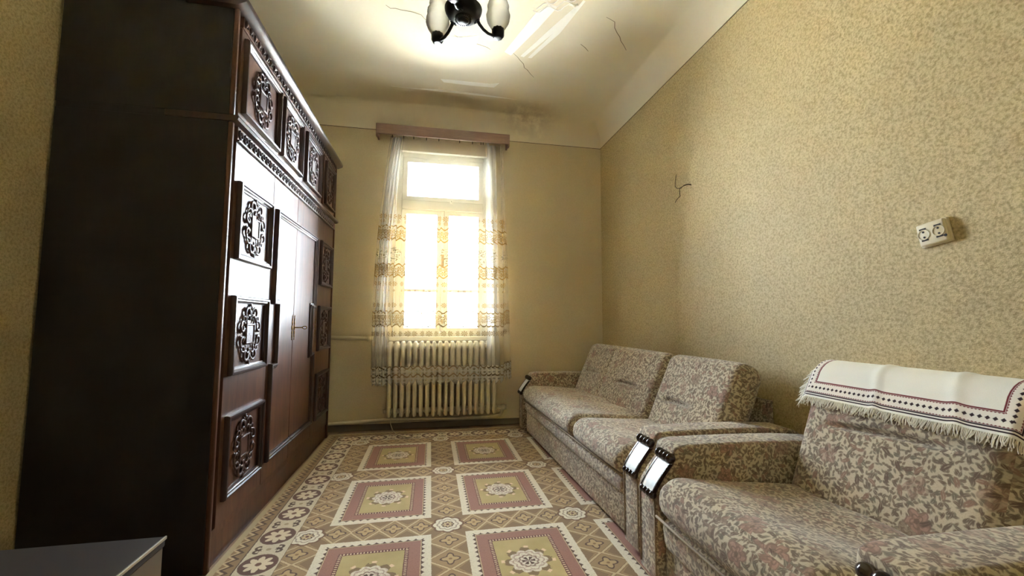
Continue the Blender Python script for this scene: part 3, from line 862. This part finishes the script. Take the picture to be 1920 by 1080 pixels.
# carved cartouche: scrolls round a framed square
def cartouche():
    g = G(); B = 0.004
    def scroll(cy, cz, r0, r1, a0, a1, rad, n=16, dx=0.0):
        pts = []; rs = []
        for i in range(n):
            t = i / (n - 1); a = a0 + (a1 - a0) * t; r = r0 + (r1 - r0) * t
            pts.append((B + dx + .005 * math.sin(PI * t), cy + r * math.cos(a), cz + r * math.sin(a)))
            rs.append(rad * (.55 + .6 * math.sin(PI * (0.15 + .8 * t))))
        g.tube(pts, rs, 6)
    for sy in (-1, 1):
        for sz in (-1, 1):
            def sc(cy, cz, r0, r1, a0, a1, rad):
                # mirror by signs
                def A(a): return math.atan2(sz * math.sin(a), sy * math.cos(a))
                pts = []; rs = []; n = 16
                for i in range(n):
                    t = i / (n - 1); a = a0 + (a1 - a0) * t; r = r0 + (r1 - r0) * t
                    pts.append((B + .005 * math.sin(PI * t), sy * (cy + r * math.cos(a)), sz * (cz + r * math.sin(a))))
                    rs.append(rad * (.5 + .65 * math.sin(PI * (0.12 + .8 * t))))
                g.tube(pts, rs, 6)
            sc(.040, .092, .036, .010, R(200), R(-170), .0068)       # big shoulder scroll
            sc(.082, .030, .030, .008, R(130), R(-230), .0062)       # side scroll
            sc(.020, .070, .026, .008, R(-60), R(220), .0050)        # inner curl
            sc(.068, .066, .020, .006, R(-20), R(300), .0050)
            g.ball((B, sy * .098, sz * .016), .010, 6, (.7, 1, 1.4)); g.ball((B, sy * .062, sz * .108), .008, 6, (.7, 1.2, 1))
            g.ball((B, sy * .055, sz * .020), .008, 6, (.7, .8, 1.6))
            g.ball((B, sy * .014, sz * .118), .011, 6, (.7, .8, 1.4))
    for sz in (-1, 1):
        g.ball((B, 0, sz * .132), .012, 6, (.7, .9, 1.5)); g.ball((B, 0, sz * .100), .010, 6, (.8, 1, 1.6)); g.ball((B, 0, sz * .072), .009, 6, (.8, 1.4, 1))
    # framed square plaque with small corner studs
    h = .047
    V, Fc = sweep([(-h, -h), (h, -h), (h, h), (-h, h)], [(0, 0), (0, .010), (.004, .013), (.009, .010), (.009, .005)], lambda a, b, q: (q, a, b), True)
    g.add(V, Fc); g.add([(.006, -h + .008, -h + .008), (.006, h - .008, -h + .008), (.006, h - .008, h - .008), (.006, -h + .008, h - .008)], [(0, 1, 2, 3)])
    g.v = [Vector((v.x * .7, v.y, v.z)) for v in g.v]
    return g.out()
orn = None
def ornament(parent, y, z, sy=1.0, sz=1.0):
    global orn
    if orn is None:
        orn = ob('carved_ornament', cartouche(), carv_mat, None, True); orn.location = (WF + .002, y, z); orn.scale = (1, sy, sz); adopt(orn, parent); return orn
    return inst(orn, 'carved_ornament', parent, (WF + .002, y, z), scale=(1, sy, sz))
MP = [(0, 0), (0, .014), (.004, .021), (.012, .022), (.016, .016), (.022, .015), (.026, .009), (.032, .007), (.032, 0)]
plane = lambda a, b, h: (WF + h, a, b)
def rect(y0, y1, z0, z1): return [(y0, z0), (y1, z0), (y1, z1), (y0, z1)]
def door(y0, y1, z0, z1, name='door'): return ob(name, sbox(WF - .02, WF, y0, y1, z0, z1, .002), maho, wa)
DY = [1.948, 2.404, 2.816, 3.288, 3.777]
gp = .0018
d1 = door(DY[0], DY[1] - gp, .152, 1.766); d2 = door(DY[1] + gp, DY[2] - gp, .152, 1.766)
d3 = door(DY[2] + gp, DY[3] - gp, .152, 1.766); d4 = door(DY[3] + gp, DY[4], .152, 1.766)
for d, ya, yb in ((d1, 1.978, 2.366), (d4, 3.372, 3.735)):
    for z0, z1 in ((1.258, 1.602), (.757, 1.100), (.243, .590)):
        ob('panel_moulding', sweep(rect(ya, yb, z0, z1), MP, plane, True), maho_trim, d, 40)
        ornament(d, (ya + yb) / 2, (z0 + z1) / 2)
# stepped moulding over the two middle doors
ya, yb, yc = DY[2], 2.437, 2.508
left = [(ya - gp, 1.598), (yb, 1.598), (yb, 1.078), (yc, 1.078), (yc, .760), (yb, .760), (yb, .250), (ya - gp, .250)]
ob('panel_moulding', sweep(left, MP, plane, False), maho_trim, d2, 40)
yb2, yc2 = 3.262, 3.190
right = [(ya + gp, .250), (yb2, .250), (yb2, .760), (yc2, .760), (yc2, 1.078), (yb2, 1.078), (yb2, 1.598), (ya + gp, 1.598)]
ob('panel_moulding', sweep(right, MP, plane, False), maho_trim, d3, 40)
def escutcheon(d, y, z, key):
    g = G()
    for dz, w, hh in ((0, .009, .018), (.03, .006, .014), (-.03, .006, .014), (.052, .004, .012), (-.052, .004, .012), (.07, .003, .008), (-.07, .003, .008)):
        g.ball((WF + .002, y, z + dz), hh, 8, (.25, w / hh, 1))
    e = ob('escutcheon', g.out(), brass, d, True)
    if key:
        k_ = G().tube([(WF, y, z), (WF + .05, y, z)], .004, 8)
        ring = [(WF + .062 + .013 * math.cos(a), y, z + .009 * math.sin(a)) for a in [2 * PI * i / 12 for i in range(13)]]
        k_.tube(ring, .0028, 6, False)
        ob('key', k_.out(), brass, e, True)
escutcheon(d2, DY[2] - .022, .945, False); escutcheon(d3, DY[2] + .022, .945, True)
escutcheon(d1, 2.385, .945, False); escutcheon(d4, 3.315, .945, False)

# top unit
wt = thing('wardrobe_top_cabinet', (-1.15, 2.86, 1.863), 'matching mahogany top cabinet with four carved doors set on the wardrobe', 'cabinet')
T0, T1 = 1.864, 2.36
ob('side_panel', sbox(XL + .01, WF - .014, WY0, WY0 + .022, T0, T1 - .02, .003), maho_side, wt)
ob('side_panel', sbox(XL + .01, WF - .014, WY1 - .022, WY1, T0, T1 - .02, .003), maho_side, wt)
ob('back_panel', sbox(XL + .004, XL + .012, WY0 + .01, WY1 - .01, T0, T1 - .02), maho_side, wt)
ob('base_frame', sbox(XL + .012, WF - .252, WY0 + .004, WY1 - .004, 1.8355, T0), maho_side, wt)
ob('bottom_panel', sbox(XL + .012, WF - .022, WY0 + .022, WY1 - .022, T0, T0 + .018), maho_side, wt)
ob('divider', sbox(XL + .012, WF - .03, 3.395, 3.415, T0 + .018, T1 - .02), void_mat, wt)
for y0, y1 in ((WY0 - .002, WY0 + .016), (WY1 - .016, WY1 + .002)): stile(y0, y1, T0, T1 - .02, wt)
for y0 in (WY0 + .016, WY1 - .046): ob('stile_groove', sbox(WF - .05, WF - .024, y0, y0 + .030, T0, T1 - .02), maho_trim, wt)
ob('top_panel', sbox(XL + .008, WF - .002, WY0 + .01, WY1 - .01, T1 - .02, T1 - .002), maho_side, wt)
ob('cornice', prism([(WF - .2, 2.338), (WF + .006, 2.336), (WF + .018, 2.342), (WF + .040, 2.352), (WF + .044, 2.360), (WF + .044, 2.374), (WF - .2, 2.374)], WY0 - .03, WY1 + .038, .003), maho_trim, wt, 40)
f2 = ob('frieze', sbox(WF - .02, WF + .004, WY0 + .048, WY1 - .048, 2.286, 2.338, .002), maho, wt)
def leaf_bead():
    g = G(); g.ball((0, 0, .004), .013, 8, (.6, .75, 1.2)); g.ball((0, .016, -.006), .008, 6, (.6, 1, 1)); g.ball((0, -.004, -.014), .007, 6, (.6, 1, .8))
    return g.out()
bsrc = None; y = WY0 + .068
while y < WY1 - .055:
    if bsrc is None:
        bsrc = ob('carved_bead', leaf_bead(), maho_trim, None, True); bsrc.location = (WF + .007, y, 2.314); adopt(bsrc, f2)
    else: inst(bsrc, 'carved_bead', f2, (WF + .007, y, 2.314))
    y += .048
UYS = [(1.948, 2.436, 1.972, 2.426 - .012), (2.440, 2.872, 2.462, 2.822), (2.876, 3.352, 2.905, 3.290), (3.404, 3.777, 3.430, 3.735)]
for i, (y0, y1, pa, pb) in enumerate(UYS):
    d = ob('door', sbox(WF - .02, WF, y0, y1, T0 + .004, 2.284, .002), maho, wt)
    ob('panel_moulding', sweep(rect(pa, pb, 1.905, 2.252), MP, plane, True), maho_trim, d, 40)
    ornament(d, (pa + pb) / 2, 2.078, 1.0 if i != 3 else .9, 1.0)
    g = G()
    for dz in (0, .03, -.03): g.ball((WF + .002, pb + .014, 2.078 + dz), .012, 6, (.25, .5, 1))
    if i < 3: ob('escutcheon', g.out(), brass, d, True)

# ------------------------------------------------------------------ seating
def bead_row(y0, y1, x, z, r, n):
    prof = []; L = y1 - y0
    for i in range(n):
        for k in range(9):
            t = k / 8; a = PI * t
            prof.append((r * (.55 + .45 * math.sin(a)), y0 + L * (i + t) / n))
    Mx = Matrix(((1, 0, 0, x), (0, 0, 1, 0), (0, 1, 0, z), (0, 0, 0, 1)))
    return G().lathe(prof, 14, Mx).out()
def smooth_poly(pts, n=4):
    return pts
def make_arm(root, y0, y1, zt=.505, xb=1.64, plate=None):
    """padded arm with a scooped front that carries a pearl plate between two turned bead rows"""
    cv = []
    for i in range(9):                                    # concave front between the bead rows
        t = i / 8; a = t * PI / 2
        cv.append((.832 + .072 * (1 - math.cos(a)) , .360 + .100 * math.sin(a) ))
    cv = [(.832 + .072 * (t ** 1.2), .362 + .098 * t) for t in [i / 8 for i in range(9)]]
    cv[0] = (.832, .350)
    top = [(.908, zt - .018), (.914, zt + .000), (.930, zt + .010), (.965, zt + .014), (1.08, zt + .014), (1.25, zt + .012), (1.45, zt + .006), (1.60, zt - .006), (1.63, zt - .016), (xb, zt - .035)]
    poly = [(.832, .045)] + cv + top + [(xb, .045)]
    a = ob('arm', prism(poly, y0, y1, .018, 4), uphol, root, 50)
    p0, p1 = (y0 + .014, y1 - .024) if plate is None else plate
    # plate
    P = [(.825 + .070 * (t ** 1.2), .364 + .098 * t) for t in [i / 10 for i in range(11)]]
    V = []; Fc = []
    for yy in (p0 + .004, p1 - .004):
        for x, z in P: V.append((x - .006, yy, z))
    for yy in (p0 + .004, p1 - .004):
        for x, z in P: V.append((x + .006, yy, z - .002))
    n = len(P)
    for k in (0, 2 * n):
        for i in range(n - 1): Fc.append((k + i, k + i + 1, k + n + i + 1, k + n + i))
    for i in range(n - 1):
        Fc.append((i, i + 1, 2 * n + i + 1, 2 * n + i)); Fc.append((n + i, n + i + 1, 3 * n + i + 1, 3 * n + i))
    Fc.append((0, n, 3 * n, 2 * n)); Fc.append((n - 1, 2 * n - 1, 4 * n - 1, 3 * n - 1))
    tag(ob('arm_plate', (V, Fc), pearl, a, 40), 'white pearly plate')
    for yy in (p0 - .002, p1 - .004):
        V = []; Fc = []
        for x, z in P: V += [(x - .009, yy, z), (x - .009, yy + .005, z), (x + .006, yy + .005, z - .004), (x + .006, yy, z - .004)]
        for i in range(n - 1):
            for k in range(4): Fc.append((4 * i + k, 4 * i + (k + 1) % 4, 4 * i + 4 + (k + 1) % 4, 4 * i + 4 + k))
        Fc.append((0, 1, 2, 3)); Fc.append(tuple(4 * (n - 1) + k for k in (3, 2, 1, 0)))
        tag(ob('plate_rail', (V, Fc), arm_wood, a), 'dark wooden rail')
    tag(ob('bead_row', bead_row(p0 - .008, p1 + .008, .897, .480, .0200, 4), arm_wood, a, True), 'row of large dark turned beads')
    tag(ob('bead_row', bead_row(p0 - .004, p1 + .004, .822, .352, .0155, 4), arm_wood, a, True), 'row of small dark turned beads')
    g = G().tube([(.832, y0 + .015, .06), (.831, y0 + .015, .345)], .003, 6).tube([(.832, y1 - .015, .06), (.831, y1 - .015, .345)], .003, 6)
    ob('arm_piping', g.out(), piping_mat, a, True)
    return a
def crease(y0, y1, z0, depth=.028, w=.009, slope=0.0):
    def f(p):
        if p.x > 0: return 0
        t = (p.y - (y0 + y1) / 2) / ((y1 - y0) / 2)
        zc = z0 + .006 * math.cos(t * 2) + slope * t
        fall = max(0, 1 - abs(t) ** 3) if abs(t) < 1 else 0
        return depth * fall * math.exp(-((p.z - zc) / w) ** 2)
    return f
def lean(angle, cx, cy, cz): return Matrix.Translation((cx, cy, cz)) @ Matrix.Rotation(angle, 4, 'Y')

# --- sofa
so = thing('sofa', (1.25, 2.70, 0), 'long three seat sofa in brown floral tapestry along the right wall', 'sofa')
SA0, SA1, SB0, SB1 = 1.655, 1.800, 3.640, 3.780
make_arm(so, SA0, SA1, .512, 1.66, (SA0 + .012, SA1 - .040))
make_arm(so, SB0, SB1, .512, 1.66)
ob('base', sbox(.862, 1.60, SA1 + .002, SB0 - .002, .03, .215, .012, 3), uphol, so, 40)
ob('plinth', sbox(.90, 1.58, SA0 + .02, SB1 - .02, .0125, .045, .004), arm_wood, so)
ob('front_apron', rbox(.14, SB0 - SA1 - .012, .105, .04, (6, 50, 6), (.006, 0, 0), None, lean(R(-10), .912, (SA1 + SB0) / 2, .252)), uphol, so, True)
split = 2.440
def seat_disp(sy, dip=0.012):
    def f(p):
        u = p.y / (sy / 2)
        dz = (-dip * math.exp(-((p.x - .03) / .16) ** 2) * (1 - u ** 2) + .004 * math.sin(p.y * 17 + p.x * 9)) if p.z > 0 else 0
        return (0, .008 * math.sin(p.x * 14 + 1) , dz)
    return f
for y0, y1 in ((SA1 + .004, split - .002), (split + .002, SB0 - .004)):
    sy = y1 - y0
    ob('seat_cushion', rbox(.56, sy, .135, .062, (22, int(sy * 40), 8), (.012, 0, .022), seat_disp(sy), lean(R(3.5), 1.105, (y0 + y1) / 2, .338)), uphol, so, True)
ob('seat_piping', G().tube([(.842, SA1 + .006, .296), (.836, 2.2, .298), (.836, 3.0, .298), (.842, SB0 - .006, .296)], .005, 6).out(), piping_mat, so, True)
LA = R(23.9)
for y0, y1, crs in ((1.792, 2.418, [(-.06, .20, -.015)]), (2.424, 3.640, [(-.42, -.10, .005), (.20, .48, .02)])):
    sy = y1 - y0; fs = [crease(-b_, -a_, z, .030) if False else crease(a_, b_, z, .042, .011) for a_, b_, z in crs]
    def dsp(p, fs=fs, sy=sy):
        dx = sum(f(p) for f in fs)
        if sy > 1 and p.x < 0: dx += .010 * math.exp(-((p.y - .08) / .03) ** 2)      # shallow seam
        return (dx, 0, 0)
    # front face middle at z .535
    cx, cz = 1.371 + .071 + .0, .540 - .032 + .006
    ob('back_cushion', rbox(.155, sy, .565, .060, (8, int(sy * 60), 96), (.018, 0, .006), dsp, lean(LA, cx, (y0 + y1) / 2, cz)), uphol, so, True)
ob('back_frame', prism([(1.50, .05), (1.66, .05), (1.665, .60), (1.645, .60)], 1.815, 3.62, .008), uphol, so, 40)
so.rotation_euler.z = R(1.5)

# --- armchair
ac = thing('armchair', (1.25, 1.10, 0), 'wide floral tapestry armchair nearest the camera, towel over its back', 'armchair')
CA0, CA1, CB0, CB1 = 1.460, 1.602, 0.642, 0.786
make_arm(ac, CA0, CA1, .512, 1.64, (CA0 + .004, CA1 - .052))
make_arm(ac, CB0, CB1, .512, 1.64, (CB0 + .004, CB1 - .030))
ob('base', sbox(.858, 1.60, CB1 + .002, CA0 - .002, .03, .20, .012, 3), uphol, ac, 40)
ob('plinth', sbox(.90, 1.58, CB0 + .02, CA1 - .02, .0125, .045, .004), arm_wood, ac)
ob('front_apron', rbox(.13, CA0 - CB1 - .012, .12, .035, (6, 24, 6), (.006, 0, 0), None, lean(R(-6), .905, (CB1 + CA0) / 2, .232)), uphol, ac, True)
sy = CA0 - CB1 - .008
ob('seat_cushion', rbox(.60, sy, .145, .068, (24, 36, 8), (.014, 0, .024), seat_disp(sy, .03), lean(R(6.5), 1.115, (CB1 + CA0) / 2, .330)), uphol, ac, True)
ob('seat_piping', G().tube([(.826, CA0 - .004, .283), (.820, 1.3, .284), (.820, .9, .284), (.826, CB1 + .004, .283)], .005, 6).out(), piping_mat, ac, True)
LC = R(20.0); bt, bh, br = .165, .60, .078
bw0, bw1 = .802, 1.456
bcx, bcz = 1.520, .540
cr = crease(-.20, .22, .060, .036, .0085, -.012)
BT = lean(LC, bcx, (bw0 + bw1) / 2, bcz)
ob('back_cushion', rbox(bt, bw1 - bw0, bh, br, (8, 44, 110), (.016, 0, .004), lambda p: (cr(p), 0, 0), BT), uphol, ac, True)

# --- towel over the chair's back: follows the rounded top of the back cushion
def towel():
    off = .0125
    prof = []                                            # (local x, local z) from front edge over the top to the rear
    zf = .135
    for i in range(12): prof.append((-bt / 2 - off - .012 * (1 - i / 11), zf + (bh / 2 - br - zf) * i / 11))
    for i in range(1, 15):
        a = PI * i / 15; prof.append((-(bt / 2 + off) * math.cos(a) , bh / 2 - br + (br + off + .004) * math.sin(a)))
    for i in range(8): prof.append((bt / 2 + off, bh / 2 - br - .07 * i / 7))
    ln = [0]
    for i in range(1, len(prof)): ln.append(ln[-1] + math.hypot(prof[i][0] - prof[i - 1][0], prof[i][1] - prof[i - 1][1]))
    hw = (bw1 - bw0) / 2; half = .34
    V = []; UV = []; Fc = []; nu = 80; m = len(prof)
    for i in range(nu + 1):
        u = -half + 2 * half * i / nu                    # distance across the cloth
        over = max(0, abs(u) - (hw - .03))
        yy = math.copysign(min(abs(u), hw - .03) + min(over, .06) * .72, u)
        drop = -.9 * max(0, over - .012) 
        for j, (x, z) in enumerate(prof):
            k = 1 - .18 * min(1, over / .05)
            wob = .004 * math.exp(-((u - .05 - (z - .2) * .2) / .015) ** 2) + .004 * math.exp(-((u + .17 - (z - .2) * .25) / .018) ** 2)
            px = x * k - (wob if x < 0 else 0); pz = z + drop * (1 if z > bh / 2 - br - .02 else .5)
            V.append(BT @ Vector((px, yy, pz + wob))); UV.append((half - u if True else u + half, ln[j]))
    for i in range(nu):
        for j in range(m - 1):
            a = i * m + j; Fc.append((a, a + 1, a + m + 1, a + m))
    return V, Fc, UV, m, nu
V, Fc, UV, tm, tn = towel()
me = bpy.data.meshes.new('towel_cloth'); me.from_pydata(V, [], Fc)
lay = me.uv_layers.new(name='UVMap')
for l in me.loops: lay.data[l.index].uv = UV[l.vertex_index]
me.polygons.foreach_set('use_smooth', [True] * len(me.polygons)); me.materials.append(towel_mat)
tw = thing('embroidered_towel', BT @ Vector((0, 0, bh / 2)), 'white woven towel with red diamond border and fringe draped over armchair back', 'towel')
o = bpy.data.objects.new('cloth', me); C.objects.link(o); adopt(o, tw)
g = G(); rnd = random.Random(3)
edge = []
nrm = BT.to_3x3() @ Vector((-1, 0, 0)); dn = BT.to_3x3() @ Vector((0, 0, -1))
for i in range(tn): 
    a, b_ = V[i * tm], V[(i + 1) * tm]
    for k in range(3): edge.append((a.lerp(b_, (k + rnd.random()) / 3), dn, nrm))
for i, sgn in ((0, -1), (tn, 1)):
    for j in range(20):
        a, b_ = V[i * tm + j], V[i * tm + j + 1]
        for k in range(2): edge.append((a.lerp(b_, (k + rnd.random()) / 2), (Vector((0, sgn * .8, -.6))).normalized(), nrm * .3))
for p, d, nn in edge:
    L = .030 * rnd.uniform(.75, 1.25); sd = Vector((0, rnd.uniform(-.35, .35), 0))
    q1 = p + d * L * .5 + nn * .004 + sd * L * .3; q2 = p + d * L + nn * rnd.uniform(.0, .008) + sd * L
    g.tube([p, q1, q2], [.0018, .0016, .0011], 4, False)
fr = ob('fringe', g.out(), fringe_mat, tw, True); fr['kind'] = 'stuff'

# ------------------------------------------------------------------ ceiling lamp
CX, CY = .13, 1.95
ch = thing('chandelier', (CX, CY, CZ), 'black iron chandelier with three upturned frosted glass shades on the ceiling', 'chandelier')
ob('ceiling_cup', G().lathe([(.004, 3.02), (.03, 3.025), (.05, 3.06), (.055, CZ)], 20, Matrix.Translation((CX, CY, 0))).out(), iron, ch, True)
ob('rod', G().tube([(CX, CY, 2.56), (CX, CY, 3.03)], .009, 10).out(), iron, ch, True)
ob('body', G().lathe([(.004, 2.462), (.030, 2.463), (.040, 2.468), (.042, 2.474), (.060, 2.478), (.080, 2.492), (.090, 2.512), (.092, 2.522), (.084, 2.532), (.060, 2.552), (.025, 2.575), (.010, 2.60)], 36, Matrix.Translation((CX, CY, 0))).out(), iron, ch, 40)
ob('finial', G().lathe([(.003, 2.455), (.022, 2.457), (.028, 2.463), (.028, 2.470)], 20, Matrix.Translation((CX, CY, 0))).out(), iron, ch, True)
g = G()
for i in range(24):
    a = 2 * PI * i / 24; g.ball((CX + .037 * math.cos(a), CY + .037 * math.sin(a), 2.466), .0042, 6)
ob('bead_ring', g.out(), iron, ch, True)
for ang in (12, 132, 252):
    a = R(ang); dx, dy = math.cos(a), math.sin(a)
    P = lambda r, z: (CX + dx * r, CY + dy * r, z)
    g = G().tube([P(.070, 2.490), P(.085, 2.468), P(.105, 2.448), P(.130, 2.434), P(.155, 2.431), P(.180, 2.436)], [.009, .008, .0075, .0075, .0075, .008], 8)
    for i in range(8):
        q = 2 * PI * i / 8; c = Vector(P(.070, 2.484)); t = Vector((-dy, dx, 0))
        g.tube([c, c + t * .018 * math.cos(q) + Vector((dx, dy, 0)) * .018 * math.sin(q) * .8 + Vector((0, 0, -.004 + .012 * math.sin(q)))], [.005, .002], 5)
    am = ob('arm', g.out(), iron, ch, True)
    Mt = Matrix.Translation((CX + dx * .183, CY + dy * .183, 0))
    cg = G().lathe([(.012, 2.424), (.022, 2.425), (.027, 2.432), (.030, 2.440), (.031, 2.468), (.028, 2.475)], 20, Mt, 10, .05)
    ob('lamp_cup', cg.out(), iron, am, True)
    pr = [(.027, 2.468), (.038, 2.482), (.052, 2.505), (.060, 2.530), (.0605, 2.545), (.056, 2.562), (.052, 2.575), (.055, 2.585), (.054, 2.600), (.046, 2.616), (.042, 2.626), (.045, 2.636), (.044, 2.648), (.036, 2.662), (.030, 2.668)]
    ob('lamp_shade', G().lathe(pr, 40, Mt, 20, .022, False).out(), shade_mat, ch, True)

# ------------------------------------------------------------------ socket and wires on the right wall
p = cam_hit(1756, 437, 0, XR)
sk = thing('double_socket', (XR, p.y, p.z), 'old cream double socket hanging crooked on the right wall', 'socket')
MS = Matrix.Translation((XR, p.y, p.z)) @ Matrix.Rotation(R(-9), 4, 'X')
def loc_ob(name, bm, mat, par, sm=False):
    for v in bm.verts: v.co = MS @ v.co
    return ob(name, bm, mat, par, sm)
hy, hz = .046, .0425
loc_ob('base_plate', sbox(-.012, .0, -hy, hy, -hz, hz, .003), sock_mat, sk, 40)
loc_ob('cover', sbox(-.024, -.008, -hy + .004, hy - .004, -hz + .003, hz - .003, .006, 3), sock_mat, sk, 40)
for cy in (-.022, .022):
    V, Fc = [], []
    g = G().lathe([(.0165, -.0005), (.0165, .0022), (.0185, .0022), (.0185, -.0005)], 20, Matrix.Translation((-.024, cy, 0)) @ Matrix.Rotation(-PI / 2, 4, 'Y'), cap=False)
    oo = ob('socket_well', ([MS @ v for v in g.v], g.f), sock_mat, sk, True)
    for cz in (-.0095, .0095):
        g = G().lathe([(.0036, 0), (.0036, .0008)], 10, Matrix.Translation((-.0242, cy, cz)) @ Matrix.Rotation(-PI / 2, 4, 'Y'))
        ob('pin_hole', ([MS @ v for v in g.v], g.f), hole_mat, oo)
    for cz in (-.020, .020):
        g = G().box(-.0252, -.0235, cy - .010, cy + .010, cz - .0028, cz + .0028)
        ob('earth_clip', ([MS @ v for v in g.v], g.f), hole_mat, oo)
g = G().lathe([(.005, 0), (.005, .0008)], 10, Matrix.Translation((-.0242, -.038, -.022)) @ Matrix.Rotation(-PI / 2, 4, 'Y'))
ob('screw_hole', ([MS @ v for v in g.v], g.f), hole_mat, sk)
wr = thing('loose_wires', tuple(cam_hit(1295, 345, 0, XR)), 'bare dark wires sticking out of the right wall for a missing lamp', 'wire')
def W3(px, py, off): q = cam_hit(px, py, 0, XR - off); return q
for name, pts in (('wire', [(1296, 346, 0), (1290, 345, .02), (1283, 347, .035), (1276, 353, .045), (1270, 353.5, .05), (1266, 350, .05), (1266, 342, .05), (1268, 327, .052)]),
                  ('wire', [(1296, 347, 0), (1290, 346, .018), (1283, 348, .033), (1274, 353, .043), (1274.5, 362, .045), (1275, 368, .045), (1269, 374, .045), (1266, 380, .045)])):
    ob(name, G().tube([W3(*q) for q in pts], .0023, 6).out(), wire_mat, wr, True)

# ------------------------------------------------------------------ low cabinet in the near left corner
LX1, LY1, LZ = -.590, 1.132, .50
lc = thing('low_cabinet', (-1.02, .70, .0125), 'low dark cabinet with bright edge strip in the near left corner', 'cabinet')
ob('top_panel', sbox(XL + .012, LX1, .30, LY1, LZ - .022, LZ, .003), cab_top, lc)
ob('edge_strip', sbox(LX1 - .001, LX1 + .003, .30, LY1, LZ - .006, LZ + .001, .001), cab_edge, lc)
ob('side_panel', sbox(LX1 - .022, LX1 - .002, .31, LY1 - .004, .06, LZ - .022, .002), cab_side, lc)
ob('side_panel', sbox(XL + .02, XL + .04, .31, LY1 - .004, .06, LZ - .022, .002), cab_side, lc)
ob('door', sbox(XL + .042, -1.02, LY1 - .022, LY1 - .004, .065, LZ - .026, .003), cab_top, lc)
ob('door', sbox(-1.016, LX1 - .024, LY1 - .022, LY1 - .004, .065, LZ - .026, .003), cab_top, lc)
ob('back_panel', sbox(XL + .04, LX1 - .022, .31, .325, .06, LZ - .022, .002), cab_top, lc)
ob('plinth', sbox(XL + .04, LX1 - .03, .33, LY1 - .03, .0125, .06, .002), cab_top, lc)
